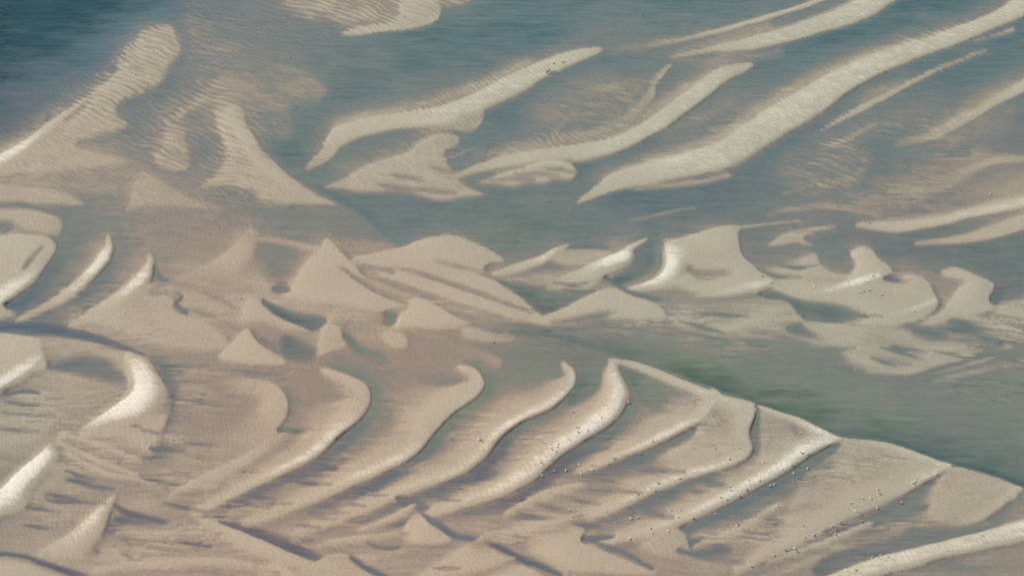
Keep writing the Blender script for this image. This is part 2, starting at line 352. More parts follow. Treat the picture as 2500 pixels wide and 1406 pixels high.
ridge([(1600, 1000, 6, 6, -.5), (1640, 1005, 8, 8, -.7), (1670, 1008, 6, 6, -.4)], .1, .1, 'down')
patch([(1415, 930, 5), (1470, 900, 5), (1455, 960, 5), (1400, 990, 14), (1385, 975, 5)], -.55)
dune([(1410, 1150, 6, 20, .5), (1490, 1122, 8, 20, .9), (1580, 1083, 12, 24, 1.15), (1660, 1046, 22, 22, 1.15), (1714, 1018, 28, 18, .95), (1742, 985, 30, 15, .85), (1750, 960, 25, 20, .8)], .05, .12)
patch([(1735, 965, 12), (1844, 994, 4), (1836, 1055, 4), (1843, 1102, 4), (1780, 1125, 20), (1660, 1130, 20), (1600, 1120, 20), (1690, 1060, 14)], .42, mode='up')
dune([(1390, 1275, 6, 25, .5), (1480, 1241, 10, 32, .85), (1560, 1206, 12, 30, 1.05), (1650, 1166, 12, 27, 1.15), (1730, 1146, 14, 20, 1.05), (1798, 1126, 30, 12, .92), (1838, 1098, 40, 5, .8), (1834, 1050, 50, 5, .85), (1841, 1003, 60, 4, .92)], .05, .12)
ridge([(1492, 876, 3, 12, .5), (1560, 888, 5, 24, .75), (1640, 918, 5, 30, .88), (1720, 950, 5, 34, .92), (1800, 979, 5, 34, .9), (1845, 999, 4, 10, .75)], .6, .3, 'up')
ridge([(1850, 1004, 3, 10, .25), (1852, 1030, 6, 20, .02), (1842, 1062, 3, 24, -.02), (1850, 1100, 3, 20, .02), (1815, 1140, 4, 14, .0)], .1, .05, 'down')
patch([(1857, 990, 6), (1950, 1050, 20), (1940, 1110, 20), (1850, 1140, 20), (1856, 1100, 8)], .3)
dune([(1440, 1335, 6, 20, .4), (1590, 1293, 10, 32, .85), (1700, 1246, 14, 36, 1.05), (1800, 1196, 16, 36, 1.2), (1890, 1150, 22, 32, 1.25), (1960, 1106, 34, 30, 1.3), (2022, 1082, 44, 14, 1.2), (2056, 1070, 10, 5, 1)], .05, .12)
ridge([(1855, 989, 3, 12, .8), (1940, 1017, 3, 26, 1.05), (2010, 1049, 3, 30, 1.2), (2058, 1071, 3, 10, 1.05)], .5, .2)
patch([(2060, 1068, 5), (2117, 1066, 4), (2200, 1090, 4), (2319, 1138, 4), (2250, 1180, 20), (2100, 1240, 30), (1960, 1310, 40), (1890, 1270, 40), (1960, 1170, 10), (2045, 1100, 5)], .36)
patch([(1960, 1170, 6), (2020, 1120, 8), (2060, 1120, 20), (2020, 1170, 25), (1960, 1190, 15)], .1)
dune([(1800, 1390, 10, 34, .45), (1950, 1312, 14, 44, .55), (2080, 1246, 20, 38, .6), (2180, 1206, 20, 26, .75), (2260, 1166, 28, 18, 1), (2314, 1140, 22, 7, 1)], .05, .12, 'up')
ridge([(2117, 1067, 3, 25, .6), (2190, 1088, 3, 24, .85), (2262, 1113, 3, 24, 1), (2319, 1139, 3, 12, 1)], .5, .2, 'up')
patch([(2323, 1138, 4), (2425, 1162, 4), (2492, 1192, 4), (2476, 1216, 5), (2412, 1263, 6), (2340, 1290, 16), (2260, 1260, 25), (2260, 1210, 25)], .4)
ridge([(2330, 1292, 20, 8, .4), (2410, 1256, 30, 6, .55), (2472, 1214, 35, 5, .75), (2492, 1193, 20, 4, .85)], .2, .4, 'up')
patch([(2408, 1268), (2440, 1240), (2472, 1216), (2478, 1240), (2445, 1284)], -.12, 12)
patch([(2492, 1194), (2600, 1215), (2600, 1260), (2480, 1280), (2440, 1285), (2475, 1230)], .05, 10)
patch([(2128, 1286), (2160, 1254), (2230, 1236), (2272, 1224), (2258, 1246), (2200, 1271)], -.3, 10)
patch([(1985, 1385), (2060, 1340), (2180, 1312), (2230, 1286), (2330, 1286), (2420, 1280), (2440, 1290), (2250, 1340), (2120, 1372), (2020, 1410)], -.3, 12)
ridge([(1830, 1420, 14, 14, .2), (1930, 1390, 14, 12, .4), (2000, 1360, 10, 10, .4)], .2, .2)
ridge([(1960, 1440, 6, 40, .85), (2120, 1379, 10, 46, 1), (2240, 1346, 12, 46, 1.05), (2350, 1322, 14, 38, 1.05), (2500, 1284, 20, 42, 1.05), (2700, 1230, 20, 50, 1)], .5, .4)
# ---- bottom dunes
ridge([(505, 1270, 4, 25, .55), (560, 1289, 5, 44, .75), (640, 1324, 6, 55, .75), (720, 1359, 6, 44, .65), (780, 1378, 4, 20, .4)], .5, .25)
ridge([(540, 1276, 14, 3, -.1), (640, 1315, 34, 4, -.45), (720, 1350, 40, 4, -.55), (780, 1368, 26, 6, -.3)], 0, .4, 'down')
patch([(760, 1375, 6), (835, 1350, 6), (870, 1375, 8), (920, 1410, 10), (700, 1420, 12)], .5)
ridge([(860, 1362, 10, 4, -.3), (900, 1390, 14, 5, -.55), (950, 1415, 14, 6, -.4)], .2, .4, 'down')
patch([(640, 1385), (690, 1378), (720, 1410), (640, 1430)], .65, 8)
patch([(890, 1315), (930, 1330), (980, 1332), (960, 1342), (910, 1335)], -.45, 9)
patch([(1023, 1254, 4), (985, 1295, 10), (985, 1322, 16), (1040, 1334, 14), (1108, 1320, 5), (1062, 1283, 4)], .72)
ridge([(1035, 1256, 10, 2, -.2), (1075, 1284, 16, 3, -.55), (1112, 1312, 16, 4, -.65), (1165, 1318, 10, 5, -.5)], .2, .5, 'down')
patch([(940, 1283), (985, 1268), (1005, 1265), (985, 1285), (950, 1290)], -.4, 9)
patch([(1169, 1318, 4), (1205, 1340, 4), (1251, 1368, 4), (1310, 1395, 5), (1340, 1430, 8), (1000, 1440, 20), (1098, 1352, 16)], .68)
ridge([(1175, 1314, 10, 3, -.3), (1230, 1346, 16, 3, -.6), (1290, 1376, 16, 3, -.65), (1370, 1402, 12, 5, -.5)], .2, .5, 'down')
patch([(1300, 1280, 20), (1400, 1275, 6), (1431, 1296, 5), (1420, 1323, 4), (1485, 1347, 4), (1556, 1379, 4), (1600, 1402, 6), (1400, 1400, 20), (1300, 1350, 25)], .66)
ridge([(1425, 1318, 8, 3, -.4), (1450, 1318, 14, 8, -.5), (1500, 1310, 8, 8, -.2)], .2, .3, 'down')
ridge([(1440, 1322, 8, 3, -.1), (1520, 1350, 10, 3, -.3), (1590, 1388, 12, 3, -.45)], .2, .5, 'down')
patch([(1590, 1300, 20), (1666, 1292, 5), (1684, 1326, 4), (1692, 1354, 6), (1640, 1360, 20), (1560, 1340, 25)], .5)
patch([(1690, 1315, 5), (1760, 1320, 14), (1790, 1345, 14), (1740, 1360, 14), (1694, 1352, 5)], -.45)
# ---- upper bars
CAP = 1.04
# shallow rippled fringes along the upper bars
for q in ([(820, 300, .0), (920, 280, .05), (1060, 245, .1), (1180, 205, .1), (1290, 155, .05)], [(1250, 362, .0), (1400, 340, .1), (1500, 320, .1), (1600, 275, .05), (1680, 215, 0)],
          [(1480, 440, -.1), (1600, 395, .0), (1700, 360, .1), (1790, 320, .15), (1850, 270, .05), (1960, 205, .05), (2080, 150, .05), (2200, 110, .05), (2350, 70, 0)],
          [(1660, 128, .0), (1760, 100, .1), (1880, 70, .1)], [(1470, 120, -.2), (1560, 112, 0), (1640, 100, .05)], [(1640, 140, -.2), (1700, 150, .0), (1800, 145, .05), (1900, 125, 0)]):
    ridge([(u, v, 26, 26, l) for u, v, l in q], 0, 0, 'up')
ridge([(1000, 300, 16, 20, .35), (1080, 300, 20, 24, .4), (1150, 305, 25, 22, .4), (1175, 280, 20, 14, .5)], .3, .5, 'up')
ridge([(755, 410, 8, 10, .35), (798, 378, 20, 24, .55), (828, 336, 30, 36, .8), (900, 305, 22, 38, .95), (1000, 286, 16, 36, .95), (1080, 275, 17, 40, 1.05), (1160, 248, 19, 44, 1.15), (1240, 212, 25, 42, 1.2), (1320, 172, 22, 36, 1.2), (1400, 140, 17, 28, 1.1), (1462, 120, 8, 14, .75)], .65, .5)
patch([(820, 395, 20), (900, 360, 25), (990, 335, 25), (1080, 325, 14), (1010, 350, 14), (900, 400, 6), (830, 430, 6)], -.4)
patch([(788, 460, 5), (850, 430, 5), (920, 395, 5), (1000, 369, 5), (1020, 345, 8), (1075, 324, 8), (1118, 330, 8), (1122, 350, 8), (1086, 375, 8), (1096, 390, 5), (1115, 430, 5), (1150, 458, 5), (1188, 478, 6), (1140, 488, 12), (1060, 492, 12), (1000, 474, 14), (900, 476, 14), (840, 466, 10)], .58)
patch([(1090, 385), (1160, 355), (1155, 362), (1110, 385)], .4, 6)
for q in ((960, 430, 1020, 437), (930, 455, 1010, 462), (1020, 462, 1100, 470), (1050, 410, 1095, 420)):
    streak(q[0], q[1], q[2], q[3], 8, -.2)
ridge([(1100, 395, 10, 14, -.9), (1120, 412, 10, 8, -1.1), (1160, 408, 8, 6, -.6)], .2, .2, 'down')
ridge([(1100, 434, 6, 8, .4), (1180, 404, 11, 20, .65), (1290, 381, 13, 34, .85), (1400, 367, 15, 44, .9), (1500, 349, 16, 36, 1.05), (1590, 311, 22, 29, 1.15), (1650, 274, 27, 28, 1.15), (1710, 228, 28, 28, 1.1), (1770, 183, 24, 24, 1), (1832, 160, 8, 12, .65)], .65, .5)
ridge([(1180, 425, 3, 4, .3), (1290, 402, 5, 6, .25), (1400, 392, 6, 6, .3)], .1, .1, 'down')
patch([(1160, 452, 8), (1200, 430, 6), (1250, 414, 6), (1310, 405, 6), (1362, 393, 5), (1406, 405, 5), (1412, 426, 5), (1392, 443, 16), (1356, 442, 20), (1335, 454, 20), (1292, 454, 20), (1255, 464, 20), (1205, 456, 18)], .74)
for q in ((1195, 440, 1290, 436), (1260, 428, 1350, 424), (1330, 412, 1400, 420)):
    streak(q[0], q[1], q[2], q[3], 8, .3)
ridge([(1290, 408, 4, 10, .9), (1350, 397, 5, 14, 1.15), (1400, 408, 5, 8, 1)], .3, .2, 'up')
ridge([(1405, 440, 6, 4, -.5), (1415, 435, 8, 10, -1.3), (1450, 452, 12, 8, -1.3), (1490, 440, 8, 6, -1)], .2, .2, 'down')
ridge([(1330, 350, 20, 10, -.1), (1450, 322, 18, 10, .12), (1540, 284, 40, 8, .32), (1592, 240, 34, 6, .42), (1602, 202, 26, 7, .5), (1642, 158, 8, 8, .5)], .2, .5)
patch([(1400, 210), (1480, 188), (1590, 190), (1600, 210), (1500, 235), (1420, 250)], .12, 25)
ridge([(1365, 320, 4, 10, -.9), (1395, 305, 12, 10, -1.2), (1440, 285, 14, 14, -.9)], .2, .2, 'down')
ridge([(1360, 325, 20, 3, .1), (1380, 298, 16, 3, .2)], .2, .3, 'up')
ridge([(1490, 325, 8, 5, -.6), (1560, 300, 10, 6, -.9), (1605, 255, 6, 14, -1), (1615, 215, 4, 14, -1)], .3, .2, 'down')
ridge([(1560, 295, 25, 6, -.1), (1630, 255, 30, 6, 0), (1690, 215, 22, 6, 0), (1745, 175, 10, 5, .1)], .1, .3, 'up')
ridge([(1412, 492, 4, 6, .4), (1490, 450, 22, 25, .85), (1580, 422, 26, 42, .95), (1680, 395, 27, 52, 1.1), (1770, 370, 31, 58, 1.15), (1840, 330, 40, 58, 1.2), (1900, 290, 41, 58, 1.25), (1980, 248, 42, 50, 1.2), (2060, 200, 40, 40, 1.15), (2150, 155, 32, 34, 1.1), (2250, 118, 24, 30, 1.1), (2350, 82, 24, 25, 1.1), (2430, 50, 22, 25, 1.1), (2500, 12, 32, 32, 1.05), (2580, -60, 40, 40, 1)], .7, .55)
ridge([(1560, 455, 6, 18, .3), (1680, 445, 6, 18, .4), (1780, 425, 6, 18, .4)], .2, .2, 'up')
ridge([(1845, 412, 4, 8, -1.1), (1880, 420, 10, 10, -1.3), (1930, 430, 10, 8, -1)], .2, .2, 'down')
ridge([(1640, 140, 4, 5, .3), (1740, 122, 11, 9, .65), (1840, 104, 15, 24, 1), (1940, 77, 20, 27, 1.1), (2040, 44, 24, 33, 1.15), (2120, 12, 32, 38, 1.15), (2200, -40, 34, 40, 1.1)], .6, .6)
ridge([(1580, 112, 5, 6, .15), (1680, 95, 9, 9, .55), (1780, 70, 9, 9, .85), (1880, 40, 9, 10, 1), (1980, 8, 9, 10, 1), (2080, -30, 10, 10, 1)], .4, .4)
ridge([(1985, 105, 8, 10, -1.6), (2080, 90, 18, 14, -1.7), (2200, 60, 18, 14, -1.6)], .2, .2, 'down')
ridge([(2002, 318, 5, 5, .3), (2050, 291, 10, 10, .62), (2120, 255, 14, 14, .75), (2200, 214, 11, 11, .75), (2300, 164, 10, 10, .4), (2405, 124, 9, 8, .1)], .3, .5)
patch([(2090, 240), (2150, 205), (2230, 190), (2180, 225), (2110, 255)], .15, 14)
ridge([(2380, 101, 8, 8, .1), (2430, 88, 10, 10, .35), (2475, 72, 12, 12, .6)], .1, .1, 'up')
ridge([(2010, 365, 10, 10, .1), (2080, 336, 16, 12, .4), (2138, 300, 12, 10, .15)], .2, .3)
ridge([(2040, 350, 8, 10, -.1), (2090, 370, 20, 10, 0), (2110, 395, 30, 6, .05), (2080, 430, 40, 8, .1), (2010, 445, 30, 10, .1)], .2, .3, 'up')
ridge([(2190, 352, 15, 10, .05), (2290, 326, 36, 16, .52), (2360, 290, 38, 14, .6), (2430, 245, 32, 18, .8), (2500, 208, 24, 22, 1.05), (2620, 140, 26, 26, 1)], .2, .6)
patch([(2340, 245), (2420, 215), (2500, 195), (2430, 240), (2360, 275)], .2, 22)
patch([(2080, 500, 20), (2180, 440, 30), (2300, 400, 40), (2400, 365, 30), (2480, 375, 8), (2600, 380, 10), (2600, 398, 8), (2440, 400, 8), (2380, 438, 6), (2280, 482, 6), (2200, 510, 16)], .14)
ridge([(2380, 362, 3, 3, -.5), (2440, 368, 4, 5, -.7), (2520, 385, 4, 5, -.5)], .2, .2, 'down')
ridge([(2330, 440, 20, 10, .25), (2420, 400, 18, 10, .5), (2500, 392, 14, 8, .4)], .2, .4, 'up')
patch([(2330, 470), (2440, 430), (2600, 400), (2600, 490), (2440, 500), (2350, 505)], .12, 25)
patch([(2330, 495), (2400, 478), (2450, 480), (2400, 500), (2340, 510)], -.5, 12)
ridge([(2095, 550, 10, 10, .5), (2190, 553, 22, 24, .75), (2270, 545, 25, 17, .85), (2360, 530, 25, 11, 1.1), (2440, 514, 30, 10, 1.2), (2520, 500, 40, 10, 1.1), (2650, 470, 40, 14, 1)], .2, .5)
ridge([(2240, 594, 8, 8, .3), (2330, 586, 15, 14, .5), (2410, 570, 24, 20, .62), (2500, 545, 30, 22, .75), (2650, 505, 34, 26, .8)], .3, .6)
ridge([(1880, 525, 10, 10, .0), (1990, 505, 18, 14, .12), (2110, 515, 16, 12, .2), (2150, 530, 8, 8, .1)], .2, .3)
ridge([(1540, 540, 6, 6, -.15), (1620, 520, 8, 8, .05), (1700, 505, 6, 6, 0)], .2, .3, 'up')
ridge([(1920, 472, 8, 8, 0), (1985, 455, 8, 8, .1)], .2, .3, 'up')
# shoals under thin water between the bars
for pp, l_ in (([(1290, 250), (1400, 200), (1500, 180), (1580, 230), (1520, 300), (1400, 320), (1300, 310)], -.06), ([(1560, 330), (1700, 250), (1820, 210), (1880, 220), (1780, 300), (1640, 350)], -.06),
               ([(1880, 420), (1960, 350), (2080, 320), (2130, 380), (2080, 460), (1960, 480)], -.12), ([(2080, 300), (2200, 250), (2320, 240), (2280, 310), (2160, 350)], -.15), ([(2220, 330), (2340, 270), (2480, 240), (2480, 330), (2360, 370)], -.05), ([(1120, 400), (1260, 350), (1420, 325), (1380, 350), (1240, 380)], -.1), ([(820, 430), (900, 380), (1000, 345), (980, 375), (890, 420)], -.2),
               ([(1150, 250), (1000, 240), (900, 200), (960, 180), (1060, 215)], -.5), ([(1420, 40), (1540, 20), (1600, 80), (1500, 110), (1400, 90)], -.55), ([(1250, 470), (1360, 440), (1500, 500), (1400, 540), (1280, 520)], -.55)):
    patch(pp, l_, 40, 'up')
# ---- bars at the centre
CAP = 9.0
patch([(1345, 614, 5), (1390, 607, 4), (1482, 611, 3), (1494, 622, 8), (1430, 652, 10), (1345, 642, 10)], .34)
ridge([(1385, 604, 10, 2, -1.3), (1440, 606, 10, 2, -1.5), (1490, 606, 8, 2, -1.2)], .2, .5)
ridge([(1205, 670, 5, 10, .5), (1260, 651, 9, 26, .75), (1320, 632, 9, 28, 1), (1352, 614, 8, 12, .95), (1390, 599, 5, 5, .6)], .6, .2)
patch([(1200, 680), (1300, 665), (1380, 665), (1480, 690), (1400, 715), (1330, 700), (1260, 690)], .3, 18, 'up')
patch([(1190, 668, 5), (1230, 685, 6), (1340, 710, 25), (1420, 720, 25), (1340, 768, 5), (1310, 752, 5), (1265, 716, 5), (1224, 690, 4)], -.85)
ridge([(1345, 695, 12, 22, .3), (1425, 662, 9, 60, .85), (1488, 636, 12, 52, 1.3), (1528, 622, 20, 38, 1.4), (1545, 602, 12, 12, 1.05), (1580, 582, 5, 7, .7)], .45, .05)
patch([(1620, 603, 3), (1698, 571, 3), (1776, 550, 4), (1812, 551, 5), (1806, 575, 8), (1812, 614, 6), (1840, 649, 4), (1892, 691, 4), (1850, 716, 10), (1770, 724, 14), (1690, 716, 14), (1650, 690, 14), (1690, 655, 14)], .66)
ridge([(1700, 722, 6, 8, .4), (1780, 712, 12, 10, .9), (1850, 700, 20, 10, 1.15), (1888, 690, 8, 4, 1)], .2, .3, 'up')
ridge([(1800, 556, 5, 8, .5), (1870, 549, 5, 7, .45), (1955, 541, 4, 6, .25)], .3, .3)
ridge([(1536, 705, 4, 10, .85), (1585, 692, 8, 26, 1.15), (1622, 668, 8, 64, 1.25), (1636, 640, 14, 80, 1.25), (1628, 610, 6, 40, 1.1)], .4, .05)
patch([(1690, 662), (1740, 660), (1790, 668), (1760, 684), (1705, 684)], .08, 20)
ridge([(1590, 592, 12, 12, -.9), (1585, 615, 16, 16, -1), (1588, 640, 18, 12, -1.1), (1560, 665, 14, 12, -1.1), (1510, 682, 18, 12, -1.3)], .4, .4)
ridge([(1485, 678, 6, 4, -1), (1505, 695, 10, 5, -1), (1540, 714, 9, 6, -.9), (1610, 730, 8, 6, -.5)], .3, .3)
patch([(1295, 787, 8), (1400, 738, 4), (1495, 702, 4), (1556, 725, 4), (1596, 736, 4), (1624, 757, 4), (1627, 782, 10), (1560, 790, 20), (1480, 780, 20), (1400, 792, 16)], .66)
patch([(1340, 782, 8), (1400, 772, 14), (1490, 758, 14), (1500, 768, 14), (1430, 785, 14), (1360, 790, 8)], -.4)
patch([(1245, 805), (1310, 798), (1350, 808), (1330, 822), (1260, 815)], -.8, 12)
# ---- right of centre
patch([(1878, 604), (1896, 580), (1942, 560), (2031, 550), (2042, 560), (1966, 577), (1992, 600), (1940, 594)], .45, 6)
patch([(1870, 665, 16), (1930, 640, 20), (1992, 614, 8), (2010, 645, 6), (2045, 665, 5), (2095, 672, 8), (2060, 692, 14), (1980, 692, 14), (1900, 690, 8)], .5)
patch([(1890, 690, 6), (1960, 685, 10), (2060, 690, 14), (2160, 686, 12), (2228, 670, 6), (2268, 690, 4), (2289, 735, 4), (2282, 760, 6), (2240, 785, 8), (2170, 802, 10), (2090, 797, 16), (2110, 770, 16), (2050, 742, 16), (1960, 732, 16), (1900, 712, 8)], .62)
patch([(2077, 617, 6), (2106, 600, 5), (2134, 606, 5), (2150, 628, 4), (2185, 660, 4), (2160, 684, 8), (2130, 702, 12), (2040, 716, 12), (2075, 674, 6), (2093, 646, 6)], .74)
ridge([(1950, 725, 4, 6, .5), (2030, 708, 8, 12, 1), (2100, 688, 12, 16, 1.25), (2150, 674, 10, 10, 1.1)], .3, .2, 'up')
ridge([(2150, 778, 6, 10, .5), (2225, 757, 8, 14, 1), (2282, 738, 12, 8, 1.05)], .2, .2, 'up')
patch([(2158, 681, 4), (2185, 675, 6), (2225, 688, 8), (2195, 694, 6)], -.35)
patch([(2298, 661, 8), (2334, 650, 5), (2387, 670, 4), (2428, 690, 4), (2431, 708, 4), (2422, 735, 4), (2440, 756, 8), (2380, 775, 14), (2330, 786, 14), (2250, 800, 14), (2296, 760, 8), (2326, 722, 14), (2350, 690, 14), (2310, 680, 12)], .64)
ridge([(2250, 795, 8, 12, .5), (2310, 765, 14, 18, .6), (2350, 720, 20, 30, .75), (2390, 690, 20, 30, .75)], .2, .2, 'up')
patch([(2430, 745), (2500, 720), (2600, 720), (2600, 800), (2500, 790), (2430, 775)], .4, 16)
patch([(1650, 760, 20), (1780, 735, 16), (1880, 728, 6), (1922, 735, 4), (1950, 766, 6), (1890, 795, 12), (1750, 822, 14), (1660, 800, 20)], .32)
ridge([(1690, 826, 20, 8, .2), (1800, 800, 30, 8, .45), (1890, 768, 30, 6, .5), (1935, 752, 16, 5, .4)], .1, .4, 'up')
patch([(1852, 718, 4), (1900, 712, 8), (1960, 735, 10), (2040, 745, 14), (2095, 770, 14), (2060, 786, 12), (1990, 788, 8), (1955, 772, 4), (1925, 736, 4), (1880, 728, 4)], -.75)
patch([(1918, 802, 5), (1960, 785, 8), (2020, 800, 14), (2010, 825, 14), (1960, 822, 6)], -.45)
ridge([(1930, 826, 14, 5, .1), (1965, 827, 10, 5, .3), (2000, 838, 5, 5, .3)], .2, .4, 'up')
patch([(1960, 785, 10), (2090, 790, 20), (2200, 805, 12), (2300, 825, 20), (2200, 850, 25), (2080, 860, 30), (2010, 830, 14)], .45)
patch([(2215, 806), (2262, 796), (2315, 818), (2290, 834), (2240, 822)], -.4, 18)
patch([(2310, 782), (2350, 775), (2400, 805), (2380, 822), (2335, 806)], -.4, 18)
patch([(2080, 830, 14), (2300, 830, 8), (2400, 860, 6), (2440, 872, 8), (2300, 910, 12), (2150, 915, 20), (2060, 880, 25)], .4)
for q in ((2180, 850, 2250, 858), (2250, 845, 2300, 850), (2390, 825, 2450, 838), (2430, 840, 2480, 850), (2440, 870, 2520, 890), (2150, 880, 2210, 888), (2330, 890, 2420, 865), (2380, 930, 2500, 890), (2240, 960, 2420, 905), (2300, 945, 2480, 940), (2120, 960, 2230, 948)):
    streak(q[0], q[1], q[2], q[3], 9, -.9)
patch([(2100, 1000, 20), (2130, 1005, 14), (2220, 1060, 14), (2260, 1050, 20), (2190, 990, 25), (2240, 1010, 20), (2330, 1060, 20), (2270, 1075, 20), (2150, 1060, 20)], -.55)
# ---- single wet streaks on the lower flat
for q in ((373, 1098, 440, 1096, 12, -.7), (358, 1118, 405, 1114, 5, -.6), (165, 1152, 220, 1168, 7, -.5), (170, 1172, 265, 1192, 8, -.5), (118, 1208, 170, 1214, 7, -.6), (118, 1222, 250, 1228, 7, -.6), (68, 1240, 135, 1246, 6, -.5), (60, 1282, 130, 1288, 6, -.5), (415, 1204, 480, 1205, 9, -.7), (403, 1229, 490, 1248, 7, -.5), (290, 1268, 400, 1272, 14, -.6), (330, 1165, 430, 1180, 6, -.4), (450, 1180, 520, 1170, 7, -.4), (280, 1298, 335, 1308, 9, -.5), (300, 1322, 330, 1325, 5, -.5), (430, 1320, 500, 1332, 9, -.5), (450, 1080, 520, 1085, 5, -.5), (730, 1180, 795, 1183, 7, -.5), (610, 1212, 665, 1217, 7, -.5), (600, 1232, 650, 1238, 5, -.4), (850, 1230, 880, 1234, 5, -.5), (805, 1252, 840, 1252, 5, -.5), (775, 1266, 810, 1268, 4, -.4), (730, 1284, 770, 1288, 5, -.4), (905, 1208, 935, 1206, 5, -.5), (1080, 1218, 1115, 1222, 5, -.5), (640, 1235, 700, 1230, 5, -.3), (1400, 1222, 1450, 1230, 7, -.4), (1300, 1230, 1390, 1252, 8, -.5), (1260, 1255, 1350, 1270, 7, -.5), (1405, 1168, 1480, 1172, 16, -.3), (1560, 1150, 1660, 1152, 10, -.35), (1440, 1195, 1560, 1203, 6, -.35), (1570, 1245, 1630, 1262, 14, -.4), (1780, 1245, 1830, 1262, 14, -.4), (1715, 1172, 1760, 1185, 12, -.4), (1860, 1265, 1900, 1275, 10, -.4), (1400, 1280, 1450, 1282, 7, -.35), (1680, 1195, 1720, 1198, 8, -.3), (1230, 1262, 1330, 1268, 5, -.3), (1660, 1345, 1800, 1372, 12, -.4), (1060, 1390, 1110, 1388, 5, -.4), (330, 1045, 380, 1060, 5, .2), (130, 1050, 200, 1052, 5, -.4), (10, 1010, 120, 1014, 6, -.4), (0, 1050, 80, 1052, 6, -.4), (20, 985, 90, 990, 6, -.4)):
    streak(*q)



def blur(A, r):
    for _ in range(3):
        c_ = np.cumsum(np.pad(A, [(r + 1, r), (0, 0)], mode='edge'), axis=0)
        A = (c_[2 * r + 1:] - c_[:-2 * r - 1]) / (2 * r + 1)
        c_ = np.cumsum(np.pad(A, [(0, 0), (r + 1, r)], mode='edge'), axis=1)
        A = (c_[:, 2 * r + 1:] - c_[:, :-2 * r - 1]) / (2 * r + 1)
    return A


def bil(A, u, v):
    x = np.clip((u - U0) / ST, 0, A.shape[1] - 1.01); y = np.clip((v - V0) / ST, 0, A.shape[0] - 1.01)
    xi = x.astype(int); yi = y.astype(int); fx = x - xi; fy = y - yi
    return (A[yi, xi] * (1 - fx) + A[yi, xi + 1] * fx) * (1 - fy) + (A[yi + 1, xi] * (1 - fx) + A[yi + 1, xi + 1] * fx) * fy


# sand spreads on the upcurrent side of every bar, lowering the other side puts wet and lee shade into its tone
SB = blur(LEV, 6)
low_ = smooth(560, 780, GV)
du, dv = 13 + 12 * low_, 18 - 15 * low_
fr = bil(SB, GU + du, GV + dv)
le = bil(SB, GU - du, GV - dv * .8)
LEV = LEV + (.62 - .37 * low_) * np.maximum(np.minimum(fr, .45) - LEV, 0) * smooth(.5, .1, LEV)
LEV = LEV - (.38 + .5 * low_) * np.maximum(le - LEV - (.35 - .17 * low_), 0) * smooth(.45, .0, LEV) * np.where(LEV < -.5, .5, 1)
# crossing drainage lines on the wide wet flat at the right
for q in ([(2120, 905, .3), (2260, 905, .4), (2405, 874, .35), (2470, 850, .2)], [(2080, 872, .2), (2200, 880, .3), (2330, 862, .3)], [(2200, 842, .35), (2300, 850, .4), (2420, 868, .25)], [(2330, 770, .5), (2430, 790, .35), (2520, 830, .25)], [(2290, 930, -.1), (2400, 905, .15), (2520, 880, .1)], [(1990, 838, .3), (2100, 835, .3), (2220, 815, .35)]):
    ridge([(u, v, 16, 14, l) for u, v, l in q], 0, 0, 'up')
for q in ((2170, 935, 2300, 900, 2520, 842, 10), (2240, 962, 2360, 928, 2530, 892, 9), (2310, 985, 2420, 955, 2530, 935, 8), (2150, 850, 2200, 862, 2255, 878, 7), (2125, 874, 2155, 884, 2190, 896, 7), (2395, 816, 2445, 832, 2510, 850, 7), (2430, 870, 2470, 882, 2520, 896, 7),
          (2290, 800, 2330, 806, 2375, 812, 12), (1650, 782, 1710, 796, 1770, 814, 9), (1640, 805, 1730, 822, 1800, 835, 8), (1800, 826, 1850, 836, 1910, 845, 8), (1690, 760, 1760, 768, 1830, 772, 8), (1900, 850, 2000, 858, 2090, 850, 8), (2040, 760, 2090, 772, 2150, 776, 8), (1900, 648, 1950, 655, 2000, 650, 8), (1850, 660, 1900, 676, 1960, 680, 8),
          (2350, 880, 2400, 868, 2450, 860, 6), (2280, 858, 2330, 866, 2380, 880, 6), (1370, 705, 1420, 712, 1470, 708, 8), (1350, 690, 1400, 696, 1440, 690, 6)):
    x0, y0, x1, y1, x2, y2, wd = q
    ridge([(x0, y0, wd * .5, wd * .5, .0), (x1, y1, wd, wd, -.55), (x2, y2, wd * .5, wd * .5, -.1)], 0, 0, 'down')
# hollows are scoured deeper and backs built higher over the mid and near flats
mid_ = smooth(430, 620, GV) * (1 - smooth(0, 60, OUT))
LEV = LEV + mid_ * np.clip(.75 * (LEV - blur(LEV, 12)), -.32, .11) * smooth(-.9, -.2, LEV)
LEV = LEV * .6 + blur(LEV, 1) * .4
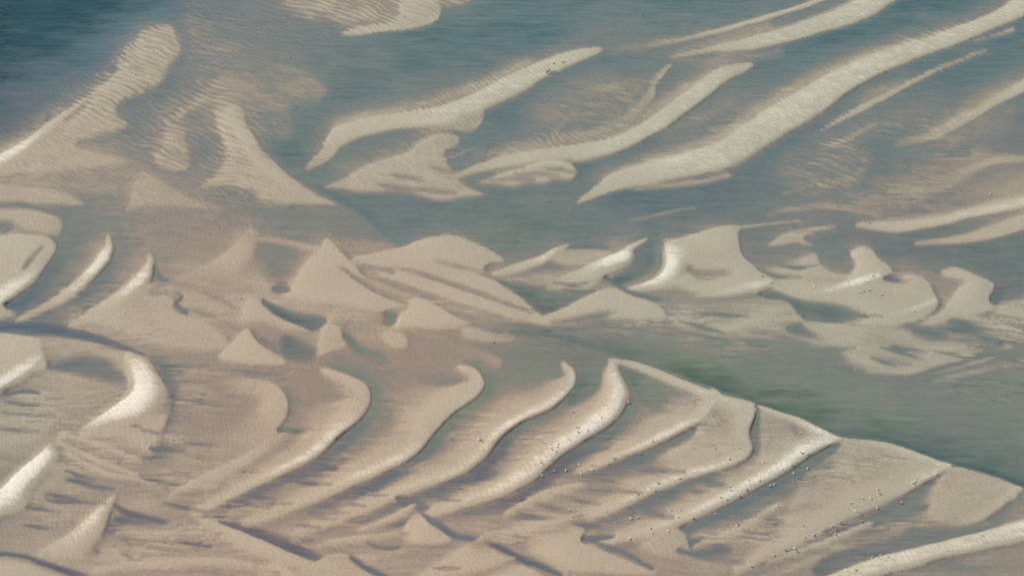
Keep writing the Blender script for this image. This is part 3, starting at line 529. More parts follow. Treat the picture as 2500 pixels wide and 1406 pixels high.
# low secondary ridges on the lower flat
for q in ([(420, 1200, 6, 40, .5), (520, 1152, 8, 55, .68), (600, 1112, 8, 55, .68), (684, 1060, 8, 40, .55)], [(150, 1064, 6, 12, .6), (250, 1088, 8, 16, .75), (345, 1124, 6, 14, .6)], [(146, 1082, 6, 12, .6), (240, 1124, 8, 18, .72), (340, 1160, 6, 16, .55)],
          [(170, 1110, 6, 14, .6), (260, 1152, 8, 20, .68), (380, 1180, 6, 16, .5)], [(290, 1296, 6, 20, .4), (420, 1300, 10, 30, .6), (520, 1300, 6, 20, .5)], [(230, 1395, 10, 20, .5), (400, 1372, 12, 34, .7), (560, 1372, 12, 34, .66), (660, 1392, 8, 20, .5)],
          [(880, 1290, 6, 24, .5), (960, 1262, 10, 30, .7), (1010, 1232, 6, 20, .55)], [(1090, 1404, 8, 20, .6), (1180, 1380, 10, 26, .8), (1250, 1360, 6, 14, .6)], [(780, 1330, 6, 24, .5), (880, 1310, 10, 30, .68), (970, 1300, 6, 20, .5)],
          [(1240, 1250, 8, 24, .5), (1330, 1205, 12, 34, .7), (1420, 1180, 8, 24, .55)], [(1180, 1310, 8, 30, .5), (1290, 1290, 12, 36, .7), (1400, 1262, 8, 24, .55)], [(1700, 1330, 8, 24, .4), (1800, 1290, 12, 34, .6), (1900, 1230, 8, 24, .45)], [(1880, 1370, 8, 20, .5), (2010, 1325, 12, 30, .68), (2120, 1275, 8, 20, .5)]):
    ridge([(u, v, 2, b_ + 30, .05) for u, v, a_, b_, l in q], 0, 0, 'down')
    ridge(q, 0, 0, 'up')
# crest rims beside the deep channel
ridge([(1270, 800, 20, 6, -.5), (1400, 835, 34, 5, -.8), (1530, 872, 60, 4, -.95), (1660, 910, 75, 4, -1.0), (1760, 950, 80, 4, -1.0), (1850, 984, 80, 4, -1.0), (1960, 1020, 80, 4, -1.0), (2060, 1062, 80, 4, -1.0), (2200, 1083, 85, 4, -1.0), (2320, 1128, 85, 4, -1.0), (2420, 1155, 85, 4, -1.0), (2500, 1187, 85, 4, -1.0), (2640, 1235, 85, 4, -1.0)], 0, .4, 'down')
ridge([(2060, 1062, 12, 3, -1.3), (2112, 1060, 12, 3, -1.3), (2200, 1083, 12, 3, -1.4), (2320, 1128, 13, 3, -1.6), (2420, 1155, 15, 4, -1.8), (2500, 1187, 18, 4, -1.8), (2620, 1230, 20, 4, -1.6)], .2, .5)
ridge([(1660, 908, 14, 3, -1.1), (1760, 950, 16, 3, -1.4), (1850, 984, 14, 3, -1.3), (1960, 1020, 12, 3, -1.2), (2055, 1062, 10, 3, -1)], .2, .5, 'down')

# ------------------------------------------------------------------ fine relief and the meshes
# plan coordinates of the mesh rows and columns: dense over the flat, wider beyond
fu = np.concatenate([np.arange(U0, -60, 8), np.arange(-60, 2560, 2.0), np.arange(2560, U1 - 2, 8)])
fv = np.concatenate([np.arange(V0, -40, 8), np.arange(-40, 1450, 2.0), np.arange(1450, V1 - 2, 6)])
MU, MV = np.meshgrid(fu, fv)
X, Y = ground(MU, MV)
NV, NU = MU.shape


# wave ripples: broken crests running down to the right
def ripples(a, lam, along, seed):
    """a = direction across the crests, on the ground"""
    ca, sa = math.cos(a), math.sin(a)
    p = X * ca + Y * sa + 2.2 * fbm(X / 11, Y / 13, seed, 2) + 5 * fbm(X / 40, Y / 50, seed + 1, 2); q = -X * sa + Y * ca
    n = vnoise(p / (lam * .5), q / along, seed + 3) * .75 + vnoise(p / (lam * .31), q / (along * .6), seed + 5) * .4
    wob = 1.6 * fbm(X / 5, Y / 5.5, seed + 7, 2)
    return .8 * n + .6 * np.sin(p * 2 * math.pi / lam + wob)


tl = smooth(680, 380, MV)
rip = ripples(.85, 1.35, 2.4, 171) * tl + ripples(.42, 1.0, 1.7, 181) * (1 - tl)
meg = ripples(.98, 2.1, 4.0, 191)
ramp = (.55 + .45 * smooth(-.4, .4, fbm(X / 13, Y / 16, 81, 2)))

# small wander of every outline, on the ground
wx = 3.2 * fbm(X / 5.5, Y / 7.5, 21, 3) + 4 * fbm(X / 16, Y / 22, 24, 2)
wy = 2.0 * fbm(X / 5.5, Y / 7.5, 31, 3) + 2.4 * fbm(X / 16, Y / 22, 34, 2)
mg = smooth(.0, .6, fbm(X / 40, Y / 50, 91, 2) + 1.3 * smooth(900, 300, MU) * smooth(420, 150, MV) + 1.2 * smooth(150, 60, MV) * smooth(1300, 900, MU)) * smooth(560, 400, MV)
L0 = bil(LEV, MU + wx + (.4 + .4 * tl) * rip + 2.6 * meg * mg, MV + wy + (.2 + .3 * tl) * rip + 1.6 * meg * mg)

# long drainage streaks: nearly across the view, fanning a little
ang = math.radians(-6)
ca, sa = math.cos(ang), math.sin(ang)
A_ = X * ca + Y * sa; B_ = -X * sa + Y * ca + 5 * fbm(X / 45, Y / 60, 41, 2) + 1.2 * fbm(X / 12, Y / 14, 43, 2)
s1 = fbm(A_ / 8, B_ / 1.25, 51, 3)
s2 = fbm(A_ / 3.2, B_ / .55, 55, 2)
zone = smooth(-.25, .25, fbm(X / 26, Y / 30, 61, 2) + .1)
lowflat = smooth(450, 900, MV)
near0 = np.exp(-((L0 - .08) / np.where(L0 < .08, 1.1, .5)) ** 2)
wisp = lambda a, b, sd: .28 - np.maximum(1 - 2.2 * np.abs(vnoise(a, b, sd)), 0) ** 1.5
clus = smooth(-.1, .45, fbm(X / 10, Y / 6, 47, 2))
STK = s1 * .35 + s2 * .25 + clus * (.75 * wisp(A_ / 5.5, B_ / .8, 57) + .5 * wisp(A_ / 3.2, B_ / .45, 59))
calm = 1 - .85 * np.exp(-((MU - 1150) / 420) ** 4 - ((MV - 905 - .12 * (MU - 1150)) / 75) ** 4)
near0 = near0 * calm
mott = fbm(X / 9, Y / 7, 63, 3)
L1 = L0 + STK * near0 * (.18 + .36 * zone + .14 * lowflat + .3 * np.exp(-((MU - 2230) / 380) ** 4 - ((MV - 870) / 120) ** 4) + .2 * np.exp(-((MU - 1720) / 200) ** 4 - ((MV - 785) / 60) ** 4) + .14 * (L0 < 0)) + mott * near0 * .16
L1 = L1 + (s1 * .6 + mott * .6) * .7 * smooth(-.4, -1.2, L0)
L1 = L1 + (s2 * .13 + .05 * rip) * smooth(.7, 1.1, L0)

# fine relief that follows the level
RIP = rip * ramp * smooth(-1.5, -.1, L0) * (1 - .7 * smooth(.55, 1.0, L0)) * (.2 + .8 * tl)
# coarser mega ripples on the upper left banks
MEG = meg * np.exp(-((L0 - .25) / .6) ** 2) * mg

LF = L1 + .19 * RIP + .34 * MEG
rim = np.maximum(smooth(120, 10, np.minimum(MU - MU.min(), MU.max() - MU)), smooth(120, 10, np.minimum((MV - MV.min()) * 2, MV.max() - MV)))
LF = LF * (1 - rim) - .4 * rim
STK = STK * (1 - rim)
SCL = .13
Z = LF * SCL + .012 * fbm(X / 1.1, Y / 1.1, 95, 2)
Z = Z + (.018 * rip * ramp * (.35 + .65 * tl) * smooth(-1.2, .0, L0) + .03 * MEG) * smooth(-.6, .3, LF)
# the broad swell under the dry bars
LB = blur(LEV, 8)
L0b = bil(blur(LEV, 2), MU + wx, MV + wy)
Z = Z + .48 * np.maximum(bil(LB, MU + wx * .5, MV + wy * .5) - .05, 0) * smooth(.0, .5, L0b)


def grid_mesh(name, X, Y, Z, keep=None, attrs=None, cols=None):
    nv, nu = X.shape
    co = np.stack([X, Y, Z], -1).reshape(-1, 3)
    idx = np.arange(nv * nu).reshape(nv, nu)
    q = np.stack([idx[1:, :-1], idx[1:, 1:], idx[:-1, 1:], idx[:-1, :-1]], -1).reshape(-1, 4)
    if keep is not None:
        q = q[keep[q].any(1)]
        used = np.zeros(len(co), bool); used[q] = True
        remap = np.cumsum(used) - 1
        q = remap[q]; co = co[used]
        attrs = {k: a.reshape(-1)[used] for k, a in (attrs or {}).items()}
        cols = {k: a.reshape(-1, 3)[used] for k, a in (cols or {}).items()}
    me = bpy.data.meshes.new(name)
    me.vertices.add(len(co)); me.vertices.foreach_set("co", co.astype(np.float32).ravel())
    me.loops.add(q.size); me.loops.foreach_set("vertex_index", q.astype(np.int32).ravel())
    me.polygons.add(len(q)); me.polygons.foreach_set("loop_start", np.arange(0, q.size, 4, dtype=np.int32))
    me.update(calc_edges=True)
    me.polygons.foreach_set("use_smooth", np.ones(len(q), bool))
    for k, a in (attrs or {}).items():
        at = me.attributes.new(k, 'FLOAT', 'POINT'); at.data.foreach_set("value", a.astype(np.float32).ravel())
    for k, a in (cols or {}).items():
        at = me.attributes.new(k, 'FLOAT_VECTOR', 'POINT'); at.data.foreach_set("vector", a.astype(np.float32).ravel())
    ob = bpy.data.objects.new(name, me)
    C.objects.link(ob)
    return ob


def widen(A, kind):
    """one more ring of vertices far outside, so the flat and the sea reach the horizon"""
    return np.pad(A, 1, mode='edge')


cx, cy = 0.0, 480.0
Xw, Yw, Zw = widen(X, 0), widen(Y, 0), widen(Z, 0)
ring = np.ones(Xw.shape, bool); ring[1:-1, 1:-1] = False
Xw[ring] = cx + (Xw[ring] - cx) * 40; Yw[ring] = cy + (Yw[ring] - cy) * 40
Zw[ring] = -.4 * SCL
LFw = widen(LF, 0); LFw[ring] = -.4

# what the water carries at each place: blue-grey, green in the channels, violet over fine silt
def region(tab):
    return sample(np.array(tab, float), (MU + wx * 6) / 250, (MV + wy * 6) / 200)


GREEN = region([[.35, .1, .1, .2, .4, .2, .2, .2, .2, .3, .2],
                [.3, .1, .2, .4, .3, .2, .2, .3, .3, .3, .2],
                [.1, .2, .4, .5, .2, .2, .2, .2, .2, .2, .2],
                [.5, .5, .5, .6, .3, .7, .4, .4, .3, .4, .4],
                [.1, .1, .5, .8, .8, .9, 1, 1, .8, .6, .6],
                [.2, .2, .5, .8, .9, .9, .8, 1, 1, 1, 1],
                [0, 0, 0, 0, .1, .2, .2, .2, .4, .6, .8],
                [0, 0, 0, 0, 0, 0, .1, .2, .3, .4, .4]])
VIOL = region([[0, .1, .15, .1, 0, 0, 0, 0, 0, 0, 0],
               [.35, .3, .2, .1, .05, .1, .1, .1, .1, .1, .1],
               [.4, .3, .2, .1, .15, .15, .2, .2, .2, .2, .2],
               [.3, .15, .2, .1, .1, .15, .15, .2, .3, .3, .2],
               [.7, .5, .5, .4, .2, .3, .3, .3, .3, .3, .4],
               [.7, .5, .3, .1, 0, 0, .1, .1, .1, .2, .3],
               [.8, .8, .8, .8, .8, .7, .6, .5, .4, .2, .1],
               [.9, .9, .9, .9, .9, .8, .7, .6, .5, .5, .4]])
WARM = region([[.3, .3, .3, .2, .2, .1, .1, .1, .1, .1, .1],
               [.4, .4, .4, .2, .2, .1, .1, .1, .1, .1, .1],
               [.5, .5, .5, .4, .3, .2, .1, .1, .1, .2, .2],
               [.4, .5, .7, .7, .6, .4, .2, .2, .3, .4, .4],
               [.5, .6, .8, .9, .9, .6, .2, .05, 0, 0, 0],
               [.3, .6, .9, 1, .9, .9, .7, .4, .1, 0, 0],
               [.5, .8, .9, 1, 1, .9, .8, .5, .4, .4, .4],
               [.6, .9, 1, 1, 1, 1, .9, .7, .5, .4, .4]])
patchy = .5 + .5 * fbm(X / 18, Y / 25, 101, 3)
wblue = np.array([.104, .194, .216]); wdeep = np.array([.020, .065, .072]); wgreen = np.array([.195, .268, .172]); wviol = np.array([.080, .082, .135])
g = np.clip(GREEN * (.82 + .3 * patchy), 0, 1)[..., None]; vi = np.clip(VIOL * (1.7 - 1.4 * patchy) + .25 * s1 * (VIOL > .05), 0, 1)[..., None]
deep = smooth(1.0, 3.0, -LF)[..., None]
gdeep = smooth(.5, 1.3, -LF)[..., None]
WC = wblue * (1 - g) + (wgreen * (1 - gdeep) + np.array([.105, .162, .102]) * gdeep) * g
WC = WC * (1 - vi) + wviol * vi
WC = WC * (1 - deep) + wdeep * deep
speck = smooth(.15, .5, fbm(A_ / 1.8, B_ / .7, 111, 3)) * smooth(-.2, .4, fbm(X / 12, Y / 10, 115, 2)) * smooth(1.2, 2.4, -LF)
WC = WC * (1 - .55 * speck[..., None])
DEP = np.maximum(-(LF), 0) * SCL

ter = grid_mesh("sand_flat", Xw, Yw, Zw, attrs={"level": LFw, "warm": widen(WARM, 0), "streak": widen(STK, 0)})
ter['kind'] = 'structure'

keep = (LFw < .25).reshape(-1)
Wz = np.zeros(Xw.shape)
wat = grid_mesh("tidal_water", Xw, Yw, Wz, keep=keep,
                attrs={"depth": widen(DEP, 0)},
                cols={"silt": np.stack([widen(WC[..., i], 0) for i in range(3)], -1)})
wat['kind'] = 'structure'

# ------------------------------------------------------------------ materials
def mat(name):
    m = bpy.data.materials.new(name); m.use_nodes = True
    nt = m.node_tree
    for n in list(nt.nodes):
        nt.nodes.remove(n)
    out = nt.nodes.new("ShaderNodeOutputMaterial")
    return m, nt, out


def N(nt, t, **kw):
    n = nt.nodes.new(t)
    for k, v in kw.items():
        setattr(n, k, v)
    return n


def math_(nt, op, a, b=None, clamp=False):
    n = N(nt, "ShaderNodeMath", operation=op, use_clamp=clamp)
    for i, s in enumerate((a, b)):
        if s is None:
            continue
        if isinstance(s, (int, float)):
            n.inputs[i].default_value = s
        else:
            nt.links.new(s, n.inputs[i])
    return n.outputs[0]


def mixc(nt, f, a, b, blend='MIX'):
    n = N(nt, "ShaderNodeMix", data_type='RGBA', blend_type=blend)
    for s, i in ((f, 0), (a, 6), (b, 7)):
        if isinstance(s, (int, float)):
            n.inputs[i].default_value = s
        elif isinstance(s, tuple):
            n.inputs[i].default_value = (*s, 1)
        else:
            nt.links.new(s, n.inputs[i])
    return n.outputs[2]


m, nt, out = mat("tidal_sand")
lk = nt.links.new
geo = N(nt, "ShaderNodeNewGeometry")
lev = N(nt, "ShaderNodeAttribute", attribute_name="level")
warm = N(nt, "ShaderNodeAttribute", attribute_name="warm")
stk = N(nt, "ShaderNodeAttribute", attribute_name="streak")
nz = N(nt, "ShaderNodeTexNoise"); nz.inputs["Scale"].default_value = 1.3; nz.inputs["Detail"].default_value = 5; nz.inputs["Roughness"].default_value = .65
lk(geo.outputs["Position"], nz.inputs["Vector"])
nb = N(nt, "ShaderNodeTexNoise"); nb.inputs["Scale"].default_value = .06; nb.inputs["Detail"].default_value = 4
lk(geo.outputs["Position"], nb.inputs["Vector"])
l2 = math_(nt, 'ADD', lev.outputs["Fac"], math_(nt, 'MULTIPLY', math_(nt, 'SUBTRACT', nz.outputs[0], .5), .35))
l2 = math_(nt, 'ADD', l2, math_(nt, 'MULTIPLY', math_(nt, 'SUBTRACT', nb.outputs[0], .5), .3))
rm = N(nt, "ShaderNodeMapRange"); rm.inputs[1].default_value = -.6; rm.inputs[2].default_value = 1.6
lk(l2, rm.inputs[0])
ramp_ = N(nt, "ShaderNodeValToRGB")
cr = ramp_.color_ramp
stops = [(0.0, (.30, .268, 0.209)), (.20, (.262, .228, 0.175)), (.30, (.232, .197, 0.147)), (.42, (.285, .240, 0.169)), (.53, (.348, .297, 0.207)), (.727, (.405, .357, 0.252)), (.80, (.49, .44, 0.320)), (.88, (.60, .55, .425)), (1.0, (.70, .65, .52))]
while len(cr.elements) < len(stops):
    cr.elements.new(.5)
for e, (p, c) in zip(cr.elements, stops):
    e.position = p; e.color = (*c, 1)
lk(rm.outputs[0], ramp_.inputs[0])
tint = mixc(nt, warm.outputs["Fac"], (.91, 1.0, 1.07), (1.065, .968, .985))
col = mixc(nt, 1.0, ramp_.outputs[0], tint, 'MULTIPLY')
gr = N(nt, "ShaderNodeTexNoise"); gr.inputs["Scale"].default_value = 2.6; gr.inputs["Detail"].default_value = 3
lk(geo.outputs["Position"], gr.inputs["Vector"])
gfac = N(nt, "ShaderNodeMapRange"); gfac.inputs[1].default_value = .3; gfac.inputs[2].default_value = .7; gfac.inputs[3].default_value = .89; gfac.inputs[4].default_value = 1.11
lk(gr.outputs[0], gfac.inputs[0])
comb = N(nt, "ShaderNodeCombineColor")
for i in range(3):
    lk(gfac.outputs[0], comb.inputs[i])
col = mixc(nt, 1.0, col, comb.outputs[0], 'MULTIPLY')
bs = N(nt, "ShaderNodeBsdfPrincipled")
lk(col, bs.inputs["Base Color"])
rr = N(nt, "ShaderNodeMapRange"); rr.inputs[1].default_value = -.1; rr.inputs[2].default_value = .6; rr.inputs[3].default_value = .45; rr.inputs[4].default_value = .9
lk(lev.outputs["Fac"], rr.inputs[0]); lk(rr.outputs[0], bs.inputs["Roughness"])
bs.inputs["Specular IOR Level"].default_value = .3
bp = N(nt, "ShaderNodeBump"); bp.inputs["Strength"].default_value = .3; bp.inputs["Distance"].default_value = .08
lk(gr.outputs[0], bp.inputs["Height"]); lk(bp.outputs[0], bs.inputs["Normal"])
lk(bs.outputs[0], out.inputs[0])
ter.data.materials.append(m)

m, nt, out = mat("silty_water")
lk = nt.links.new
geo = N(nt, "ShaderNodeNewGeometry")
dep = N(nt, "ShaderNodeAttribute", attribute_name="depth")
silt = N(nt, "ShaderNodeAttribute", attribute_name="silt")
op = math_(nt, 'SUBTRACT', 1.0, math_(nt, 'POWER', 2.71828, math_(nt, 'MULTIPLY', dep.outputs["Fac"], -7.2)))
op = math_(nt, 'MULTIPLY', op, .97)
mp = N(nt, "ShaderNodeMapping"); mp.inputs["Scale"].default_value = (.8, 2.0, 1); mp.inputs["Rotation"].default_value = (0, 0, .25)
lk(geo.outputs["Position"], mp.inputs["Vector"])
wv = N(nt, "ShaderNodeTexNoise"); wv.inputs["Scale"].default_value = 1.2; wv.inputs["Detail"].default_value = 4
lk(mp.outputs[0], wv.inputs["Vector"])
bp = N(nt, "ShaderNodeBump"); bp.inputs["Strength"].default_value = .35; bp.inputs["Distance"].default_value = .08
lk(wv.outputs[0], bp.inputs["Height"])
sn = N(nt, "ShaderNodeTexNoise"); sn.inputs["Scale"].default_value = 1.9; sn.inputs["Detail"].default_value = 3; sn.inputs["Roughness"].default_value = .7
lk(mp.outputs[0], sn.inputs["Vector"])
sf = N(nt, "ShaderNodeMapRange"); sf.inputs[1].default_value = .3; sf.inputs[2].default_value = .7; sf.inputs[3].default_value = .84; sf.inputs[4].default_value = 1.16
lk(sn.outputs[0], sf.inputs[0])
mp2 = N(nt, "ShaderNodeMapping"); mp2.inputs["Scale"].default_value = (.10, .75, 1); mp2.inputs["Rotation"].default_value = (0, 0, .12)
lk(geo.outputs["Position"], mp2.inputs["Vector"])
sn2 = N(nt, "ShaderNodeTexNoise"); sn2.inputs["Scale"].default_value = 1.0; sn2.inputs["Detail"].default_value = 5; sn2.inputs["Roughness"].default_value = .6; sn2.inputs["Distortion"].default_value = .4
lk(mp2.outputs[0], sn2.inputs["Vector"])
sf2 = N(nt, "ShaderNodeMapRange"); sf2.inputs[1].default_value = .3; sf2.inputs[2].default_value = .7; sf2.inputs[3].default_value = .80; sf2.inputs[4].default_value = 1.20
lk(sn2.outputs[0], sf2.inputs[0])
sfm = math_(nt, 'MULTIPLY', sf.outputs[0], sf2.outputs[0])
sv = N(nt, "ShaderNodeVectorMath", operation='SCALE'); lk(silt.outputs["Vector"], sv.inputs[0]); lk(sfm, sv.inputs["Scale"])
df = N(nt, "ShaderNodeBsdfDiffuse"); lk(sv.outputs[0], df.inputs[0]); lk(bp.outputs[0], df.inputs["Normal"])
tr = N(nt, "ShaderNodeBsdfTransparent")
tr.inputs[0].default_value = (.97, .985, .99, 1)
mx = N(nt, "ShaderNodeMixShader"); lk(op, mx.inputs[0]); lk(tr.outputs[0], mx.inputs[1]); lk(df.outputs[0], mx.inputs[2])
gl = N(nt, "ShaderNodeBsdfGlossy"); gl.inputs["Roughness"].default_value = .12; lk(bp.outputs[0], gl.inputs["Normal"])
vd = N(nt, "ShaderNodeVectorMath", operation='DOT_PRODUCT'); lk(geo.outputs["Incoming"], vd.inputs[0]); lk(bp.outputs[0], vd.inputs[1])
fr = math_(nt, 'ADD', .02, math_(nt, 'MULTIPLY', .98, math_(nt, 'POWER', math_(nt, 'SUBTRACT', 1.0, math_(nt, 'ABSOLUTE', vd.outputs["Value"])), 5.0)))
m2 = N(nt, "ShaderNodeMixShader"); lk(fr, m2.inputs[0]); lk(mx.outputs[0], m2.inputs[1]); lk(gl.outputs[0], m2.inputs[2])
lk(m2.outputs[0], out.inputs[0])
wat.data.materials.append(m)

# ------------------------------------------------------------------ gulls and other birds
def simple(name, colour, rough=.6):
    m, nt, out = mat(name)
    b = N(nt, "ShaderNodeBsdfPrincipled"); b.inputs["Roughness"].default_value = rough
    nz = N(nt, "ShaderNodeTexNoise"); nz.inputs["Scale"].default_value = 18
    tc = N(nt, "ShaderNodeTexCoord"); nt.links.new(tc.outputs["Object"], nz.inputs["Vector"])
    c = mixc(nt, nz.outputs[0], tuple(v * .82 for v in colour), tuple(min(v * 1.12, .95) for v in colour))
    nt.links.new(c, b.inputs["Base Color"]); nt.links.new(b.outputs[0], out.inputs[0])
    return m


M_WHITE = simple("white_plumage", (.84, .84, .82))
M_SLATE = simple("slate_plumage", (.022, .022, .026))
M_PALE = simple("pale_grey_plumage", (.52, .54, .57))
M_DARK = simple("dark_plumage", (.014, .013, .013))
M_BILL = simple("yellow_bill", (.75, .45, .06), .4)
M_LEG = simple("pink_leg", (.55, .34, .30))
M_HORN = simple("dark_bill", (.06, .05, .045), .4)


def sections(rows, seg=10):
    """a closed skin through elliptical sections (x, y, z, half width, half height)"""
    bm = bmesh.new(); rings = []
    for x, y, z, a, b in rows:
        rings.append([bm.verts.new((x, y + a * math.cos(k * 2 * math.pi / seg), z + b * math.sin(k * 2 * math.pi / seg))) for k in range(seg)])
    for r0, r1 in zip(rings[:-1], rings[1:]):
        for k in range(seg):
            bm.faces.new((r0[k], r0[(k + 1) % seg], r1[(k + 1) % seg], r1[k]))
    bm.faces.new(rings[0][::-1]); bm.faces.new(rings[-1])
    bmesh.ops.recalc_face_normals(bm, faces=bm.faces)
    return bm


def mesh_of(name, bm, m):
    me = bpy.data.meshes.new(name); bm.to_mesh(me); bm.free()
    for p in me.polygons:
        p.use_smooth = True
    me.materials.append(m)
    return me


def leg_mesh(y, m):
    rows = [(0, 0, 0, .008, .008), (0, 0, .10, .008, .008), (0, 0, .19, .018, .018)]
    bm = bmesh.new(); rings = []
    for x, _, z, a, b in rows:
        rings.append([bm.verts.new((x - .02 + a * math.cos(k * math.pi / 3), y + a * math.sin(k * math.pi / 3), z)) for k in range(6)])
    for r0, r1 in zip(rings[:-1], rings[1:]):
        for k in range(6):
            bm.faces.new((r0[k], r0[(k + 1) % 6], r1[(k + 1) % 6], r1[k]))
    f = [bm.verts.new(p) for p in ((-.03, y, .006), (.05, y - .03, .004), (.055, y, .004), (.05, y + .03, .004))]
    bm.faces.new((f[0], f[1], f[2])); bm.faces.new((f[0], f[2], f[3]))
    return mesh_of("leg", bm, m)


BODY = [(-.40, 0, .205, .03, .008), (-.30, 0, .205, .05, .022), (-.20, 0, .205, .075, .055), (-.08, 0, .21, .10, .09), (.04, 0, .225, .105, .10),
        (.13, 0, .25, .085, .085), (.185, 0, .295, .058, .058), (.215, 0, .335, .05, .05), (.25, 0, .36, .055, .053), (.29, 0, .357, .046, .042), (.32, 0, .35, .02, .02)]


def wing_rows(s):
    return [(.07, s * .068, .252, .02, .025), (.03, s * .075, .252, .036, .055), (-.05, s * .078, .246, .042, .068), (-.14, s * .066, .240, .042, .058), (-.27, s * .045, .234, .028, .034), (-.38, s * .028, .232, .016, .014), (-.47, s * .014, .236, .006, .006)]


def bird_kind(name, body_m, wing_m, bill_m, leg_m):
    root = bpy.data.objects.new(name, mesh_of("body", sections(BODY), body_m))
    kids = []
    for nm, me in (("wing", mesh_of("wing", sections(wing_rows(1)), wing_m)), ("wing", mesh_of("wing", sections(wing_rows(-1)), wing_m)),
                   ("bill", mesh_of("bill", sections([(.31, 0, .352, .018, .018), (.36, 0, .346, .013, .014), (.40, 0, .335, .004, .005)], 8), bill_m)),
                   ("leg", leg_mesh(.035, leg_m)), ("leg", leg_mesh(-.035, leg_m))):
        o = bpy.data.objects.new(nm, me); o.parent = root; kids.append(o)
    return root, kids


KINDS = {'b': bird_kind("gull", M_WHITE, M_SLATE, M_BILL, M_LEG),
         'w': bird_kind("gull", M_WHITE, M_PALE, M_BILL, M_LEG),
         'd': bird_kind("dark_bird", M_DARK, M_DARK, M_HORN, M_HORN)}
ZG = Z


def level_at(u, v):
    i = int(np.argmin(np.abs(fu - u))); j = int(np.argmin(np.abs(fv - v)))
    return max(float(ZG[j, i]), -.02)


used = set()


def bird(kind, u, v, yaw, label, group, size=1.0):
    size *= .92
    src, kids = KINDS[kind]
    r = src if kind not in used else src.copy()
    used.add(kind)
    C.objects.link(r)
    for k in kids:
        c = k if r is src else k.copy()
        C.objects.link(c); c.parent = r
    x, y = ground(u, v)
    r.location = (float(x), float(y), level_at(u, v))
    r.rotation_euler = (0, 0, yaw)
    r.scale = (size, size, size)
    r['label'] = label; r['category'] = 'gull' if kind != 'd' else 'bird'; r['group'] = group


ORD = "first second third fourth fifth sixth seventh eighth ninth tenth eleventh twelfth thirteenth fourteenth fifteenth sixteenth seventeenth eighteenth nineteenth twentieth".split()
WHAT = {'b': "dark-winged white gull", 'w': "pale white gull", 'd': "small dark bird"}
FLOCKS = {
    "the broad hooked dune": "w1466,982 b1534,984 b1466,1023 b1410,1048 b1409,1060 w1432,1055 w1397,1007 b1327,1085 b1361,1088 w1387,1077 b1345,1102 w1358,1096 w1355,1106 b1343,1125 b1319,1134 b1353,1150 b1323,1162",
    "the thin crest beside the hooked dune": "w1381,1149 w1413,1134 w1418,1157 b1444,1136 w1445,1148 w1483,1134 b1497,1122 b1562,1108 b1591,1080",
    "the crest bending from the notched bank": "w1744,1098 w1804,1096 b1778,1123 b1658,1170 b1604,1183 w1597,1200 b1555,1209 w1478,1250 b1396,1263 w1389,1246",
    "the ridge running from the sharp point": "w1539,1267 b1556,1264 b1586,1293 w1591,1304 w1629,1300 b1536,1317 b1653,1264 w1661,1247 b1689,1267 w1637,1248 w1746,1255 b1757,1218 w1773,1222 b1802,1213 b1781,1190 w1782,1200 b1820,1199 b1826,1175 w1851,1176 b1908,1149 w1937,1156 w1930,1139 b1955,1109 w1969,1112 w1971,1144 b1968,1085 w1953,1060 w1862,1132",
    "the streaky flat below the sharp-pointed ridge": "b1879,1187 w1890,1183 w1841,1258 b1799,1282 b1896,1237 w1889,1243 b1832,1384 w1888,1358 w1939,1341 d1917,1347 d1947,1350",
    "the smooth flat under the channel bank": "w2284,1161 w2232,1178 b2227,1183 b2141,1198 b2145,1209 b2102,1220 w2124,1219 w2076,1231 b2199,1228 b2141,1242 b2097,1257 w2087,1251 w2103,1273 b2050,1279 b2040,1294 b2039,1307 w2029,1287 b1985,1309 w1963,1315 w1959,1286 w2008,1296",
    "the broad bar along the bottom": "b2395,1310 w2149,1356 w2129,1360 w2165,1362 w2064,1395 b2087,1395",
    "the scalloped dunes right of centre": "b1859,677 b1881,692 b1986,704 b2129,677 w2117,692 b2098,717 b2106,715 b2120,713 b2150,724 w2230,764",
    "the long upper right bar": "b1852,343 w1846,351",
    "the low dunes at middle left": "w302,767 b463,769 b521,725 w158,791",
}
rb = random.Random(9)
for zone, spec in FLOCKS.items():
    items = [(t[0], *map(float, t[1:].split(","))) for t in spec.split()]
    items = [('w' if k == 'b' and int(u) % 5 in (1, 3) else k, u, v) for k, u, v in items]
    cnt = {k: sum(i[0] == k for i in items) for k in 'bwd'}
    seen = {k: 0 for k in 'bwd'}
    for k, u, v in sorted(items, key=lambda i: i[1]):
        n = seen[k]; seen[k] += 1
        if cnt[k] == 1:
            lab = f"only {WHAT[k]} standing on {zone}"
        else:
            place = f"{ORD[n]} from left" if n < 10 else f"{ORD[cnt[k] - 1 - n]} from right" if n < cnt[k] - 1 else "rightmost"
            lab = f"{WHAT[k]} standing on {zone}, {place}"
        bird(k, u, v, rb.uniform(0, 6.28), lab, "gulls scattered over the sand" if k != 'd' else "dark birds on the flats", rb.uniform(1.0, 1.18) if k == 'b' else rb.uniform(.8, 1.0))
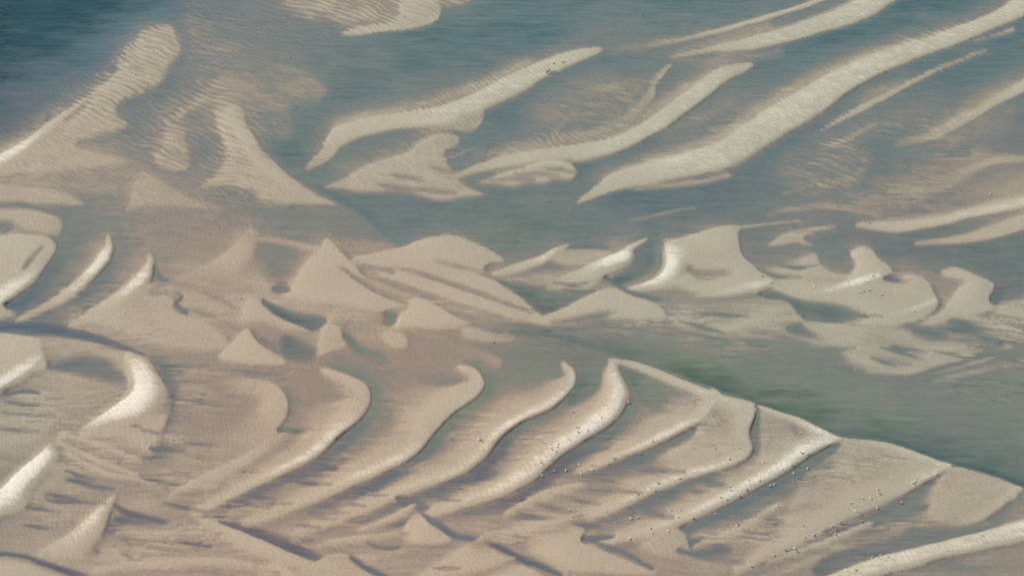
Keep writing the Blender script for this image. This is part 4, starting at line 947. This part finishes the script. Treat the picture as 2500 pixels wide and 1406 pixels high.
SINGLES = [
    ('d', 1374, 156, "dark bird standing highest on the upper middle bar"),
    ('d', 1353, 160, "dark bird between the highest one and the tight cluster, upper middle bar"),
    ('d', 1341, 176, "dark bird just above the stout one in the cluster on the bar"),
    ('d', 1337, 181, "stout dark bird, lowest left of the cluster on the bar"),
    ('d', 1347, 181, "dark bird in the middle of the cluster's lower row on the bar"),
    ('d', 1354, 178, "dark bird at the right end of the cluster's lower row on the bar"),
    ('w', 329, 185, "lone white gull on the rippled bank beside deep water"),
    ('b', 422, 345, "dark-winged gull on the small rippled patch at upper left"),
    ('w', 985, 44, "lone white gull on the pale bar at the top edge"),
    ('w', 2368, 284, "lone white gull on the tapering bar at the far right"),
    ('w', 2417, 474, "lone white gull on the grey flat at the right edge"),
    ('w', 1168, 1077, "white gull facing a darker bird on the dune flank"),
    ('d', 1174, 1079, "dark bird beside a white gull on the dune flank"),
    ('d', 520, 65, "dark bird afloat in the shallows right of the deep water"),
    ('d', 558, 380, "dark bird at the left rim of the tongue-shaped bank"),
    ('d', 724, 261, "dark bird in the water right of the rippled shoal"),
    ('d', 709, 142, "dark bird afloat below the rippled bank at the top"),
    ('d', 1569, 39, "dark bird afloat left of the thin bar at the top"),
    ('d', 1527, 185, "dark bird in the shallows above the curved tan bar"),
    ('d', 1959, 95, "dark bird at the lower edge of the second bar from the top"),
    ('d', 2160, 178, "dark bird at the lower edge of the longest bar"),
    ('d', 2159, 326, "dark bird in the shallows at right, below the thin tan bar"),
    ('d', 2122, 546, "dark bird at the left tip of the right-edge bar"),
    ('d', 1960, 772, "dark bird in the teal pool right of centre"),
    ('d', 713, 508, "dark bird in shallow water just below the tongue-shaped bank"),
    ('d', 1206, 838, "dark bird on the brown shelf beside the green channel"),
    ('d', 590, 732, "dark bird on the sand among the triangular dunes"),
    ('d', 593, 1154, "dark bird on the bare lower left flat"),
]
for k, u, v, lab in SINGLES:
    cl = (1330 < u < 1380 and v < 190)
    bird(k, u, v, rb.uniform(0, 6.28), lab, "dark birds clustered on the upper middle bar" if cl else ("dark birds on the flats" if k == 'd' else "gulls scattered over the sand"),
         (1.75 if u == 1337 else 1.3) if cl else (.85 if k == 'd' else 1.0))
